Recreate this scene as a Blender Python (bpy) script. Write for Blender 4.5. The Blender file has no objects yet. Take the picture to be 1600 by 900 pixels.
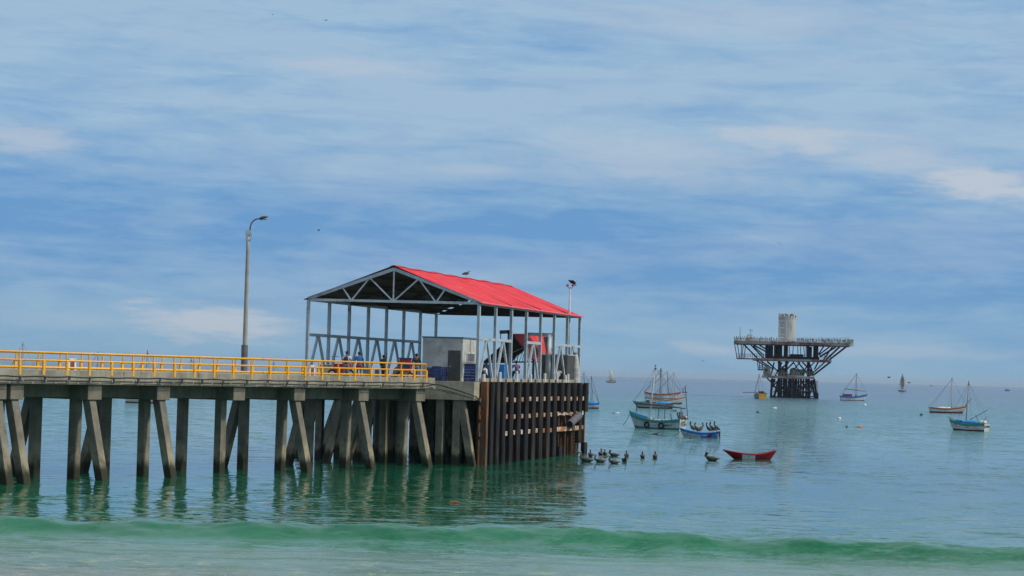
import bpy, math, random
import numpy as np
from mathutils import Vector, Matrix, noise
random.seed(7)
R = math.radians
S = bpy.context.scene
COL = S.collection
# ------------------------------------------------------------------ camera
F = 3330.0; CAMZ = 6.2
ROLL = math.atan(0.0257)
PITCH = math.atan(133.6 * math.cos(ROLL) / F)
Fw = Vector((0, math.cos(PITCH), math.sin(PITCH)))
r0 = Vector((1, 0, 0)); u0 = Vector((0, -math.sin(PITCH), math.cos(PITCH)))
Rt = math.cos(ROLL) * r0 + math.sin(ROLL) * u0
Up = -math.sin(ROLL) * r0 + math.cos(ROLL) * u0
cd = bpy.data.cameras.new('camera'); cam = bpy.data.objects.new('camera', cd); COL.objects.link(cam)
cam.matrix_world = Matrix(((Rt.x, Up.x, -Fw.x, 0), (Rt.y, Up.y, -Fw.y, 0), (Rt.z, Up.z, -Fw.z, CAMZ), (0, 0, 0, 1)))
cd.sensor_width = 36; cd.lens = 36 * F / 1600; cd.clip_start = 0.5; cd.clip_end = 80000
S.camera = cam
# ------------------------------------------------------------------ exposure
S.view_settings.view_transform = 'Standard'; S.view_settings.look = 'None'
S.view_settings.exposure = 0.0; S.view_settings.gamma = 1
# ------------------------------------------------------------------ sun
SUN_AZ = R(102); SUN_EL = R(46)          # azimuth clockwise from +Y
sl = bpy.data.lights.new('sun', 'SUN'); sl.energy = 2.9; sl.angle = R(7); sl.color = (1, 0.92, 0.80)
so = bpy.data.objects.new('sun', sl); COL.objects.link(so)
sd = Vector((math.sin(SUN_AZ) * math.cos(SUN_EL), math.cos(SUN_AZ) * math.cos(SUN_EL), math.sin(SUN_EL)))
so.rotation_euler = sd.to_track_quat('Z', 'Y').to_euler(); so.location = (0, 0, 60)

# ------------------------------------------------------------------ node helper
class NT:
    def __init__(s, nt): s.t = nt; s.n = nt.nodes; s.l = nt.links
    def new(s, typ, ins=None, **kw):
        n = s.n.new(typ)
        for k, v in kw.items(): setattr(n, k, v)
        for k, v in (ins or {}).items():
            if isinstance(v, bpy.types.NodeSocket): s.l.new(v, n.inputs[k])
            else: n.inputs[k].default_value = v
        return n
    def math(s, op, a, b=None, c=None, clamp=False):
        n = s.n.new('ShaderNodeMath'); n.operation = op; n.use_clamp = clamp
        for i, v in enumerate((a, b, c)):
            if v is None: continue
            if isinstance(v, bpy.types.NodeSocket): s.l.new(v, n.inputs[i])
            else: n.inputs[i].default_value = v
        return n.outputs[0]
    def mix(s, f, a, b, blend='MIX'):
        n = s.n.new('ShaderNodeMix'); n.data_type = 'RGBA'; n.blend_type = blend
        for i, v in ((0, f), (6, a), (7, b)):
            if isinstance(v, bpy.types.NodeSocket): s.l.new(v, n.inputs[i])
            elif i == 0: n.inputs[0].default_value = v
            else: n.inputs[i].default_value = (*v[:3], 1)
        return n.outputs[2]
    def ramp(s, f, lo, hi, a=0.0, b=1.0, smooth=True):
        n = s.n.new('ShaderNodeMapRange'); n.interpolation_type = 'SMOOTHSTEP' if smooth else 'LINEAR'
        for i, v in enumerate((f, lo, hi, a, b)):
            if isinstance(v, bpy.types.NodeSocket): s.l.new(v, n.inputs[i])
            else: n.inputs[i].default_value = v
        return n.outputs[0]
    def noise(s, vec, scale, detail=3, rough=0.5, dist=0.0):
        n = s.new('ShaderNodeTexNoise', {'Vector': vec, 'Scale': scale, 'Detail': detail, 'Roughness': rough, 'Distortion': dist})
        return n.outputs[0]
    def xyz(s, x, y, z):
        return s.new('ShaderNodeCombineXYZ', {0: x, 1: y, 2: z}).outputs[0]

# ------------------------------------------------------------------ world
W = bpy.data.worlds.new('World'); S.world = W; W.use_nodes = True
t = NT(W.node_tree); t.n.clear()
sky = t.new('ShaderNodeTexSky', sky_type='NISHITA', sun_disc=False)
sky.sun_elevation = SUN_EL; sky.sun_rotation = SUN_AZ; sky.air_density = 1.0; sky.dust_density = 1.2; sky.ozone_density = 2
geo = t.new('ShaderNodeTexCoord'); sep = t.new('ShaderNodeSeparateXYZ', {0: geo.outputs['Generated']})
X, Y, Z = sep.outputs
az = t.math('ARCTAN2', X, Y); el = t.math('ARCSINE', Z)
azd = t.math('MULTIPLY', az, 57.2958); eld = t.math('MULTIPLY', el, 57.2958)     # degrees: view is az -13.5..13.5, el 0..10
tilt = t.math('ADD', eld, t.math('MULTIPLY', azd, 0.02))
n1 = t.noise(t.xyz(t.math('MULTIPLY', azd, 0.10), t.math('MULTIPLY', tilt, 0.62), 3.0), 1.0, 5, 0.55, 0.3)
n2 = t.noise(t.xyz(t.math('MULTIPLY', azd, 0.28), t.math('MULTIPLY', tilt, 1.6), 9.0), 1.0, 6, 0.6, 0.4)
n3 = t.noise(t.xyz(t.math('MULTIPLY', azd, 0.6), t.math('MULTIPLY', tilt, 2.4), 1.0), 1.0, 7, 0.62, 0.25)
# light share: brighter high up, dark blue band around 4 degrees, paler near the horizon
prof = t.math('ADD', t.ramp(tilt, 3.4, 7.0, 0.0, 0.72), t.ramp(tilt, 3.6, 0.3, 0.0, 0.40))
n4 = t.noise(t.xyz(t.math('MULTIPLY', azd, .75), t.math('MULTIPLY', tilt, 4.2), 5.0), 1.0, 8, 0.66, 0.35)
wv = t.math('ADD', t.math('MULTIPLY', t.math('SUBTRACT', n1, 0.5), 1.15), t.math('MULTIPLY', t.math('SUBTRACT', n2, 0.5), 1.5))
wv = t.math('ADD', wv, t.math('MULTIPLY', t.math('SUBTRACT', n4, 0.5), 0.62))
wv = t.math('ADD', wv, t.math('MULTIPLY', t.math('SUBTRACT', n3, 0.5), 0.3))
light = t.math('ADD', prof, wv)
light = t.math('ADD', light, 0.12, clamp=True)
def blob(a0, e0, ra, re, slope=0.0):
    da = t.math('DIVIDE', t.math('SUBTRACT', azd, a0), ra)
    de = t.math('DIVIDE', t.math('SUBTRACT', eld, t.math('ADD', t.math('MULTIPLY', t.math('SUBTRACT', azd, a0), slope), e0)), re)
    d = t.math('SQRT', t.math('ADD', t.math('MULTIPLY', da, da), t.math('MULTIPLY', de, de)))
    d = t.math('ADD', d, t.math('MULTIPLY', t.math('SUBTRACT', n3, 0.5), 1.9))
    d = t.math('ADD', d, t.math('MULTIPLY', t.math('SUBTRACT', n4, 0.5), 1.5))
    return t.ramp(d, 1.25, 0.2)
def K(px, py):
    # pixel of the photograph to azimuth/elevation in degrees, used once to note where clouds lie
    v = Fw * 1.0 + Rt * ((px - 800) / F) + Up * ((450 - py) / F); v.normalize()
    return math.degrees(math.atan2(v.x, v.y)), math.degrees(math.asin(v.z))
bl = None
for (px, py, ra, re, sl_, st) in ((330, 505, 2.6, 0.55, -0.05, .75), (40, 215, 1.7, 0.45, -0.05, .6), (1250, 220, 2.6, 0.42, -0.10, .75),
                                  (1400, 245, 2.6, 0.6, -0.12, .55), (1530, 285, 2.2, 0.55, -0.12, .9), (1020, 250, 4.2, 0.9, -0.05, .45),
                                  (560, 105, 2.4, 0.3, 0, .45), (1160, 30, 5, 0.7, 0, .35), (1110, 545, 1.2, .22, -.1, .4), (740, 265, 1.6, .2, 0, .35), (100, 500, 3, .3, 0, .2), (1430, 550, 3, .25, 0, .3)):
    a0, e0 = K(px, py)
    b = t.math('MULTIPLY', blob(a0, e0, ra, re, sl_), st)
    bl = b if bl is None else t.math('MAXIMUM', bl, b)
dark_c = (1.15, 3.1, 6.2)
mid_c = (3.5, 5.25, 7.0)
lite_c = (5.4, 5.95, 6.8)
c = t.mix(light, dark_c, mid_c)
c = t.mix(t.math('MULTIPLY', t.ramp(n1, .45, .6), .20), c, (3.9, 4.7, 6.6))
c = t.mix(t.ramp(eld, 3.2, .4, 0, .55), c, (2.4, 4.6, 6.4))
c = t.mix(bl, c, lite_c)
# overhead it is a plain pale overcast that lights the scene
c = t.mix(t.ramp(eld, 11, 30), c, (4.5, 5.2, 6.2))
c = t.mix(0.88, sky.outputs[0], c)
bg = t.new('ShaderNodeBackground', {'Color': c, 'Strength': 0.1})
t.l.new(bg.outputs[0], t.new('ShaderNodeOutputWorld').inputs[0])

# ------------------------------------------------------------------ placing helpers
def ray(px, py):
    return Fw + Rt * ((px - 800) / F) + Up * ((450 - py) / F)
def Wz(px, py, z=0.0):
    r = ray(px, py); k = (z - CAMZ) / r.z; return Vector((r.x * k, r.y * k, z))
def Wd(px, py, y):
    r = ray(px, py); k = y / r.y; return Vector((r.x * k, y, CAMZ + r.z * k))
def on_line(px, py, p, d):                      # point of the plan line p + t d seen at that pixel
    r = ray(px, py)
    den = r.x * d[1] - r.y * d[0]
    tt = -(r.x * p[1] - r.y * p[0]) / den
    return tt
# ------------------------------------------------------------------ materials
MATS = {}
def mat(name, color, rough=0.6, metal=0.0, var=0.15, scale=3.0, bump=0.1, spec=0.5, grime=None, grime_amt=0.5, gscale=1.5, stretch=1.0, emis=None):
    if name in MATS: return MATS[name]
    m = bpy.data.materials.new(name); m.use_nodes = True; q = NT(m.node_tree); q.n.clear()
    tc = q.new('ShaderNodeTexCoord'); mp = q.new('ShaderNodeMapping', {'Vector': tc.outputs['Object']})
    mp.inputs['Scale'].default_value = (1, 1, 1 / stretch)
    a = q.noise(mp.outputs[0], scale, 5, 0.6)
    lo = tuple(c * (1 - var * 1.6) for c in color); hi = tuple(min(1, c * (1 + var * 1.4)) for c in color)
    col = q.mix(q.ramp(a, 0.3, 0.7), lo, hi)
    if grime:
        g = q.noise(mp.outputs[0], gscale, 6, 0.65, 0.4)
        col = q.mix(q.ramp(g, 0.62 - 0.25 * grime_amt, 0.75 - 0.15 * grime_amt), col, grime)
    b = q.new('ShaderNodeBump', {'Height': q.noise(tc.outputs['Object'], scale * 6, 3), 'Strength': bump, 'Distance': 0.02})
    p = q.new('ShaderNodeBsdfPrincipled', {'Base Color': col, 'Roughness': rough, 'Metallic': metal, 'Specular IOR Level': spec, 'Normal': b.outputs[0]})
    q.l.new(p.outputs[0], q.new('ShaderNodeOutputMaterial').inputs[0])
    MATS[name] = m; return m
def concrete(name, color, wet=True, base=0.0):
    m = bpy.data.materials.new(name); m.use_nodes = True; q = NT(m.node_tree); q.n.clear()
    g = q.new('ShaderNodeNewGeometry'); P = g.outputs['Position']; s = q.new('ShaderNodeSeparateXYZ', {0: P})
    blot = q.noise(P, 0.9, 6, 0.65); fine = q.noise(P, 9, 4, 0.6)
    mp = q.new('ShaderNodeMapping', {'Vector': P}); mp.inputs['Scale'].default_value = (2.2, 2.2, 0.25)
    streak = q.noise(mp.outputs[0], 1.6, 5, 0.6)
    col = q.mix(q.ramp(blot, .3, .7), tuple(c * .68 for c in color), tuple(c * 1.2 for c in color))
    col = q.mix(q.math('MULTIPLY', q.ramp(streak, .52, .7), .5), col, tuple(c * .42 for c in color))
    col = q.mix(q.math('MULTIPLY', q.ramp(fine, .45, .75), .22), col, tuple(min(1, c * 1.5) for c in color))
    rust = q.noise(mp.outputs[0], 0.8, 6, 0.7, 0.6)
    col = q.mix(q.math('MULTIPLY', q.ramp(rust, .66, .74), .5), col, (.20, .10, .04))
    rough = .85
    if wet:
        zz = q.math('ADD', s.outputs[2], q.math('MULTIPLY', q.math('SUBTRACT', streak, .5), 1.1))
        col = q.mix(q.math('MULTIPLY', q.math('MULTIPLY', q.ramp(zz, 2.3, 1.2), q.ramp(blot, .35, .6)), .6), col, (.40, .35, .22))      # shell and salt crust of the tide zone
        col = q.mix(q.ramp(zz, 1.0, .45), col, (.034, .036, .020))                        # weed and wet at the waterline
    b = q.new('ShaderNodeBump', {'Height': q.noise(P, 14, 4), 'Strength': .35, 'Distance': .02})
    p = q.new('ShaderNodeBsdfPrincipled', {'Base Color': col, 'Roughness': rough, 'Normal': b.outputs[0], 'Specular IOR Level': .3})
    q.l.new(p.outputs[0], q.new('ShaderNodeOutputMaterial').inputs[0])
    MATS[name] = m; return m
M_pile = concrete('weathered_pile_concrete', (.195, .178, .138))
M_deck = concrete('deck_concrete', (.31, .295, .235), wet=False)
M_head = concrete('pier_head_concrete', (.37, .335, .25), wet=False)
M_steel = mat('pale_blue_grey_paint', (.42, .48, .53), .45, 0, .10, 2, .05, grime=(.20, .12, .07), grime_amt=.28, gscale=1.3)
M_dsteel = mat('darker_grey_steel', (.10, .11, .12), .5, 0, .2, 2)
M_yel = mat('yellow_rail_paint', (.93, .43, .008), .4, 0, .08, 3, .05, grime=(.35, .16, .03), grime_amt=.25, gscale=3)
M_black = mat('black_rubber', (.016, .016, .018), .75, 0, .35, 2, .3, grime=(.05, .045, .035), grime_amt=.5, gscale=1.0, stretch=4, spec=.25)
M_rust = mat('rusty_steel', (.25, .075, .016), .85, 0, .7, .8, .5, grime=(.085, .065, .045), grime_amt=1.0, gscale=1.6, stretch=3)
M_patch = mat('white_pads_with_rust', (.58, .52, .40), .7, 0, .35, 3, .2, grime=(.34, .10, .02), grime_amt=.95, gscale=1.1)
M_cable = mat('black_cable', (.012, .013, .015), .5)
M_white = mat('white_paint', (.72, .72, .70), .5, 0, .1, 2, .05)
M_offw = mat('office_white_wall', (.50, .51, .48), .7, 0, .1, 1.2, .1, grime=(.33, .33, .29), grime_amt=.3)
M_door = mat('dark_green_grey_door', (.055, .065, .062), .55)
M_glass = mat('dark_window', (.02, .025, .03), .1)
M_bcrate = mat('dark_blue_plastic', (.010, .030, .13), .4, 0, .15, 3, .05)
M_btank = mat('bright_blue_plastic', (.015, .19, .55), .4, 0, .1, 2, .05)
M_red = mat('red_paint', (.45, .015, .02), .45, 0, .12, 3)
M_wood = mat('mast_wood', (.30, .26, .20), .7, 0, .3, 4)
M_mastw = mat('white_mast', (.62, .60, .55), .6, 0, .15, 4)
M_rope = mat('rope', (.10, .09, .08), .9)
M_hide = mat('pelican_brown', (.085, .068, .054), .8, 0, .4, 14, .3, spec=.2)
M_pneck = mat('pelican_pale_neck', (.42, .38, .30), .8, 0, .3, 14)
M_pbill = mat('pelican_bill', (.11, .07, .05), .6)
M_bird = mat('seabird_black', (.02, .02, .022), .8)

# red corrugated roof: ribs come from the mesh, colour from here
def roofmat():
    m = bpy.data.materials.new('red_roof_sheet'); m.use_nodes = True; q = NT(m.node_tree); q.n.clear()
    g = q.new('ShaderNodeNewGeometry'); P = g.outputs['Position']
    a = q.noise(P, .6, 5, .6); f = q.noise(P, 5, 4, .6)
    red = q.mix(q.ramp(a, .3, .7), (.56, .006, .018), (.74, .011, .026))
    mpp = q.new('ShaderNodeMapping', {'Vector': P}); mpp.inputs['Scale'].default_value = (.25, 3.2, .3)
    mpp.inputs['Rotation'].default_value = (0, 0, R(15)); st = q.noise(mpp.outputs[0], 1.0, 5, .65)
    red = q.mix(q.math('MULTIPLY', q.ramp(st, .40, .68), .8), red, (.78, .10, .10))
    red = q.mix(q.math('MULTIPLY', q.ramp(f, .5, .8), .25), red, (.60, .12, .11))
    sp = q.noise(P, 2.2, 5, .7); red = q.mix(q.math('MULTIPLY', q.ramp(sp, .68, .76), .6), red, (.7, .5, .45))
    mr = q.new('ShaderNodeMapping', {'Vector': P}); mr.inputs['Scale'].default_value = (.35, 5.5, .4); mr.inputs['Rotation'].default_value = (0, 0, R(15))
    rs_ = q.noise(mr.outputs[0], 1.3, 6, .7); red = q.mix(q.math('MULTIPLY', q.ramp(rs_, .60, .72), .55), red, (.30, .02, .015))
    dr_ = q.noise(P, 1.1, 7, .75); red = q.mix(q.math('MULTIPLY', q.ramp(dr_, .64, .70), .45), red, (.75, .62, .55))
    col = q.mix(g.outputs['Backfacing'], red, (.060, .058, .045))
    p = q.new('ShaderNodeBsdfPrincipled', {'Base Color': col, 'Roughness': .5, 'Specular IOR Level': .3})
    q.l.new(p.outputs[0], q.new('ShaderNodeOutputMaterial').inputs[0]); return m
M_roof = roofmat()
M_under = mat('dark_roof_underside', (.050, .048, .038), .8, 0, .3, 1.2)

# ------------------------------------------------------------------ mesh builder
ORG = {}
class MB:
    def __init__(s): s.v = []; s.f = []; s.m = []
    def add(s, vs, fs, mi=0):
        b = len(s.v); s.v += [tuple(x) for x in vs]
        for f in fs: s.f.append(tuple(b + i for i in f)); s.m.append(mi)
        return s
    def hexa(s, p, mi=0):       # 8 corners: bottom ring 0-3, top ring 4-7
        return s.add(p, [(3, 2, 1, 0), (4, 5, 6, 7), (0, 1, 5, 4), (1, 2, 6, 5), (2, 3, 7, 6), (3, 0, 4, 7)], mi)
    def box(s, c, sx, sy, sz, ax=None, mi=0):
        c = Vector(c); ex, ey = (Vector((1, 0, 0)), Vector((0, 1, 0))) if ax is None else ax
        ez = Vector((0, 0, 1)); q = []
        for dz in (-.5, .5):
            for a, b in ((-.5, -.5), (.5, -.5), (.5, .5), (-.5, .5)):
                q.append(c + ex * (a * sx) + ey * (b * sy) + ez * (dz * sz))
        return s.hexa(q, mi)
    def beam(s, a, b, w, h, up=(0, 0, 1), mi=0, w2=None, h2=None):
        a = Vector(a); b = Vector(b); d = (b - a).normalized(); up = Vector(up)
        if abs(d.dot(up)) > .98: up = Vector((0, 1, 0)) if abs(d.y) < .9 else Vector((1, 0, 0))
        x = d.cross(up).normalized(); z = x.cross(d).normalized(); q = []
        for p, ww, hh in ((a, w, h), (b, w2 or w, h2 or h)):
            for i, j in ((-.5, -.5), (.5, -.5), (.5, .5), (-.5, .5)):
                q.append(p + x * (i * ww) + z * (j * hh))
        return s.hexa(q, mi)
    def ring(s, c, d, r, n, up=None, ry=None):
        d = Vector(d).normalized(); u = Vector(up) if up else (Vector((0, 0, 1)) if abs(d.z) < .9 else Vector((1, 0, 0)))
        x = d.cross(u).normalized(); z = x.cross(d).normalized()
        return [Vector(c) + x * (math.cos(2 * math.pi * i / n) * r) + z * (math.sin(2 * math.pi * i / n) * (ry or r)) for i in range(n)]
    def rings(s, rs, mi=0, cap=True):
        n = len(rs[0]); vs = [p for r in rs for p in r]; fs = []
        for k in range(len(rs) - 1):
            for i in range(n):
                j = (i + 1) % n; fs.append((k * n + i, k * n + j, (k + 1) * n + j, (k + 1) * n + i))
        if cap: fs.append(tuple(range(n))[::-1]); fs.append(tuple((len(rs) - 1) * n + i for i in range(n)))
        return s.add(vs, fs, mi)
    def tube(s, a, b, r, r2=None, n=8, mi=0):
        a = Vector(a); b = Vector(b)
        return s.rings([s.ring(a, b - a, r, n), s.ring(b, b - a, r2 if r2 is not None else r, n)], mi)
    def path(s, pts, r, n=6, mi=0):
        pts = [Vector(p) for p in pts]; rs = []
        for i, p in enumerate(pts):
            d = pts[min(i + 1, len(pts) - 1)] - pts[max(i - 1, 0)]
            rr = r[i] if isinstance(r, (list, tuple)) else r
            rs.append(s.ring(p, d, rr, n, up=(0, 1, 0) if abs(d.normalized().y) < .7 else (0, 0, 1)))
        return s.rings(rs, mi)
    def lathe(s, c, prof, n=16, mi=0):
        c = Vector(c); rs = [[c + Vector((math.cos(2 * math.pi * i / n) * r, math.sin(2 * math.pi * i / n) * r, z)) for i in range(n)] for r, z in prof]
        return s.rings(rs, mi)
    def ell(s, c, rx, ry, rz, n=10, k=6, mi=0, rot=None):
        c = Vector(c); rs = []
        for a in range(k + 1):
            th = -math.pi / 2 + math.pi * a / k; rr = max(.02, math.cos(th))
            ring = [Vector((math.cos(2 * math.pi * i / n) * rr * rx, math.sin(2 * math.pi * i / n) * rr * ry, math.sin(th) * rz)) for i in range(n)]
            rs.append([c + (rot @ p if rot else p) for p in ring])
        return s.rings(rs, mi)
    def build(s, name, m, parent=None, smooth=False, bevel=0, local=False, label=None):
        org = Vector((0, 0, 0))
        if parent is not None and not local: org = ORG.get(parent.name, Vector((0, 0, 0)))
        me = bpy.data.meshes.new(name)
        me.from_pydata([tuple(Vector(p) - org) for p in s.v], [], s.f)
        for mm in (m if isinstance(m, (list, tuple)) else [m]): me.materials.append(mm)
        me.polygons.foreach_set('material_index', s.m)
        if smooth: me.polygons.foreach_set('use_smooth', [True] * len(me.polygons))
        me.update()
        import bmesh
        bm = bmesh.new(); bm.from_mesh(me); bmesh.ops.recalc_face_normals(bm, faces=bm.faces) if not getattr(s, 'open', False) else None
        bm.to_mesh(me); bm.free()
        o = bpy.data.objects.new(name, me); COL.objects.link(o)
        if parent is not None: o.parent = parent; ORG[o.name] = org
        if bevel:
            b = o.modifiers.new('bevel', 'BEVEL'); b.width = bevel; b.segments = 2; b.limit_method = 'ANGLE'
        if label: o['label'] = label
        return o
def tag(o, label=None, cat=None, group=None, kind=None):
    if label: o['label'] = label
    if cat: o['category'] = cat
    if group: o['group'] = group
    if kind: o['kind'] = kind
    return o
def thing(name, loc, label, cat, group=None, rz=0.0):
    o = bpy.data.objects.new(name, None); COL.objects.link(o); o.location = loc; o.rotation_euler = (0, 0, rz); o.empty_display_size = .3
    ORG[o.name] = Vector(loc)
    return tag(o, label, cat, group)
def copy_thing(src, loc, rz=None, label=None, scale=None):
    def cp(o, par):
        c = o.copy(); COL.objects.link(c)
        if par is not None: c.parent = par
        for ch in list(o.children): cp(ch, c)
        return c
    c = cp(src, None); c.location = loc
    if rz is not None: c.rotation_euler = (0, 0, rz)
    if scale: c.scale = (scale,) * 3
    if label: c['label'] = label
    return c
def lettering(text, size, m, parent, loc, rot, name='lettering'):
    cu = bpy.data.curves.new(name, 'FONT'); cu.body = text; cu.size = size; cu.align_x = 'CENTER'; cu.align_y = 'CENTER'; cu.extrude = .004; cu.offset = .004
    tmp = bpy.data.objects.new('tmp', cu); me = bpy.data.meshes.new_from_object(tmp); bpy.data.objects.remove(tmp)
    me.materials.clear(); me.materials.append(m)
    o = bpy.data.objects.new(name, me); COL.objects.link(o); o.parent = parent; o.location = loc; o.rotation_euler = rot
    return o

# ================================================================== SETTING
# ------------------------------------------------------------------ sea (one sheet, real shore wave in it)
def grow(start, first, ratio, end):
    out = []; x = start; st = first
    while x < end: x += st; st *= ratio; out.append(x)
    return out
xs = list(np.arange(-34, 34.01, .17)); g = grow(34, .3, 1.16, 32000)
xs = np.array([-a for a in g[::-1]] + xs + g)
ys = list(np.arange(56, 88.01, .12)); gy = grow(88, .16, 1.035, 32000)
ys = np.array([20, 35, 45, 50, 53, 55] + ys + gy)
XX, YY = np.meshgrid(xs, ys)
rng = np.random.default_rng(3)
def sines(XX, YY, ks, amp, dirspread=.5, base=math.pi / 2):
    z = np.zeros_like(XX)
    for k in ks:
        a = base + rng.normal(0, dirspread); ph = rng.uniform(0, 6.28)
        z += amp / k * np.sin(k * (np.cos(a) * XX + np.sin(a) * YY) + ph)
    return z
Yc = 78.2 - .057 * np.clip(XX, -60, 60) - 3.3 * (1 - np.exp(-(XX / 18.0) ** 2)) + .16 * np.sin(XX * .16 + .4) + .12 * np.sin(XX * .37 + 2) + .05 * np.sin(XX * .9)
H = .54 + .03 * np.sin(XX * .17 + 1) + .03 * np.sin(XX * .55 + .5) + .02 * np.sin(XX * 1.3)
dy = YY - Yc
fr = np.where(dy < 0, np.exp(-(np.abs(dy) / 1.4) ** 2.0), np.exp(-(np.abs(dy) / 2.8) ** 2.0))
near = np.exp(-(np.maximum(0, YY - 90) / 25.0) ** 2) * (np.abs(XX) < 60)
lump = sines(XX, YY, [1.6, 2.2, 2.9, 3.6, 4.4, 5.2, 6.3, 7.6, 9.5], .026, .65)
lump2 = sines(XX, YY, [1.3, 1.7, 2.3], .012, .8)
inside = (np.abs(XX) < 36) & (YY > 56) & (YY < 110)
ZZ = H * fr * np.exp(-(np.maximum(0, np.abs(XX) - 60) / 20) ** 2)
ZZ += np.where(inside, lump * (.5 + 1.9 * fr) + lump2 * .6, 0) * near
ZZ += .05 * np.exp(-((YY - 69 - .5 * np.sin(XX * .2)) / .9) ** 2) + .04 * np.exp(-((YY - 64.5 - .6 * np.sin(XX * .16 + 2)) / .8) ** 2)
ny, nx = XX.shape
co = np.stack([XX, YY, ZZ], -1).reshape(-1, 3).astype(np.float32)
idx = np.arange(nx * ny).reshape(ny, nx)
fa = np.stack([idx[:-1, :-1], idx[:-1, 1:], idx[1:, 1:], idx[1:, :-1]], -1).reshape(-1, 4)
me = bpy.data.meshes.new('sea'); me.vertices.add(len(co)); me.vertices.foreach_set('co', co.ravel())
me.loops.add(fa.size); me.loops.foreach_set('vertex_index', fa.ravel().astype(np.int32))
me.polygons.add(len(fa)); me.polygons.foreach_set('loop_start', (np.arange(len(fa)) * 4).astype(np.int32))
me.polygons.foreach_set('use_smooth', [True] * len(fa))
me.update(calc_edges=True)
sea = bpy.data.objects.new('sea', me); COL.objects.link(sea); tag(sea, 'green blue sea with one low wave rolling to the shore', 'sea', kind='structure')
m = bpy.data.materials.new('sea_water'); m.use_nodes = True; q = NT(m.node_tree); q.n.clear()
g = q.new('ShaderNodeNewGeometry'); P = g.outputs['Position']; sp = q.new('ShaderNodeSeparateXYZ', {0: P}); PX, PY, PZ = sp.outputs
big = q.noise(q.xyz(q.math('MULTIPLY', PX, .012), q.math('MULTIPLY', PY, .02), 0.0), 1.0, 4, .55)
w2 = q.noise(q.xyz(q.math('MULTIPLY', PX, .12), q.math('MULTIPLY', PY, .30), 5.0), 1.0, 4, .6)
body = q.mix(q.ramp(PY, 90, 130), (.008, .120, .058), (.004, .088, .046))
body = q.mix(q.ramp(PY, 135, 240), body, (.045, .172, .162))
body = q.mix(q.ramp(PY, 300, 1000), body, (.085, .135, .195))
edge = q.math('ADD', q.math('ADD', PY, q.math('MULTIPLY', PX, .05)), q.math('MULTIPLY', q.math('SUBTRACT', w2, .5), 3.5))
wv_c = q.mix(q.ramp(w2, .35, .65), (.010, .125, .058), (.030, .175, .095))
body = q.mix(q.ramp(edge, 90, 84), body, wv_c)
body = q.mix(q.ramp(edge, 76.0, 72.0), body, (.115, .215, .165))            # sand stirred into the shallows
body = q.mix(q.ramp(edge, 66, 60), body, (.19, .205, .170))
fo = q.noise(q.xyz(q.math('MULTIPLY', PX, .9), q.math('MULTIPLY', PY, .8), 2.0), 1.0, 6, .7, .5)
fomask = q.math('MULTIPLY', q.ramp(fo, .52, .66), q.ramp(edge, 72, 66))
body = q.mix(q.math('MULTIPLY', fomask, .35), body, (.55, .55, .52))
def slopes(sx, sy, scale, det, seed):       # a field of small surface slopes
    n_ = q.new('ShaderNodeTexNoise', {'Vector': q.xyz(q.math('MULTIPLY', PX, sx), q.math('MULTIPLY', PY, sy), seed), 'Scale': scale, 'Detail': det, 'Roughness': .6, 'Distortion': .3})
    return q.new('ShaderNodeVectorMath', {0: n_.outputs['Color'], 1: (.5, .5, .5)}, operation='SUBTRACT').outputs[0]
def vsc(v_, k_): 
    n_ = q.new('ShaderNodeVectorMath', {0: v_}, operation='SCALE')
    if isinstance(k_, bpy.types.NodeSocket): q.l.new(k_, n_.inputs['Scale'])
    else: n_.inputs['Scale'].default_value = k_
    return n_.outputs[0]
def vadd(a_, b_): return q.new('ShaderNodeVectorMath', {0: a_, 1: b_}, operation='ADD').outputs[0]
patch = q.noise(q.xyz(q.math('MULTIPLY', PX, .05), q.math('MULTIPLY', PY, .10), 12.0), 1.0, 4, .6)
amp = q.math('MULTIPLY', q.math('MULTIPLY', q.math('ADD', q.ramp(PY, 125, 160, .38, .6), q.ramp(PY, 170, 260, 0, 1.0)), q.ramp(PY, 84, 76, 1.0, 1.6)), q.ramp(patch, .35, .65, .55, 1.3))
amp = q.math('MULTIPLY', amp, q.ramp(big, .38, .62, .75, 1.2))
chop = q.noise(q.xyz(q.math('MULTIPLY', PX, .30), q.math('MULTIPLY', PY, .11), 21.0), 1.0, 5, .7)
amp = q.math('MULTIPLY', amp, q.ramp(chop, .36, .64, .45, 1.7))
sl_v = vadd(vsc(slopes(.40, 1.0, 1.7, 4, 0.0), 1.0), vsc(slopes(.5, 1.0, 6.5, 3, 7.0), .6))
sl_v = vsc(sl_v, amp)
sl_v = q.new('ShaderNodeVectorMath', {0: sl_v, 1: (.6, 1, 0)}, operation='MULTIPLY').outputs[0]
ss = q.new('ShaderNodeSeparateXYZ', {0: sl_v}).outputs           # shoreward faces of the ripples are the steeper ones
sl_v = q.xyz(ss[0], q.math('SUBTRACT', ss[1], q.math('MULTIPLY', q.math('ABSOLUTE', ss[1]), q.ramp(PY, 95, 130, .8, .98))), 0.0)
nrm = q.new('ShaderNodeVectorMath', {0: vadd(g.outputs['Normal'], sl_v)}, operation='NORMALIZE')
class _B: outputs = [nrm.outputs[0]]
bmp = _B
rough = q.math('ADD', q.math('ADD', q.ramp(PY, 120, 600, .04, .16), q.ramp(PY, 76, 71, 0, .16)), q.math('MULTIPLY', fomask, .4))
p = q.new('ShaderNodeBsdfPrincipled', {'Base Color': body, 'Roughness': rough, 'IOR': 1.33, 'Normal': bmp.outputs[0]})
q.l.new(p.outputs[0], q.new('ShaderNodeOutputMaterial').inputs[0])
me.materials.append(m)

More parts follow.
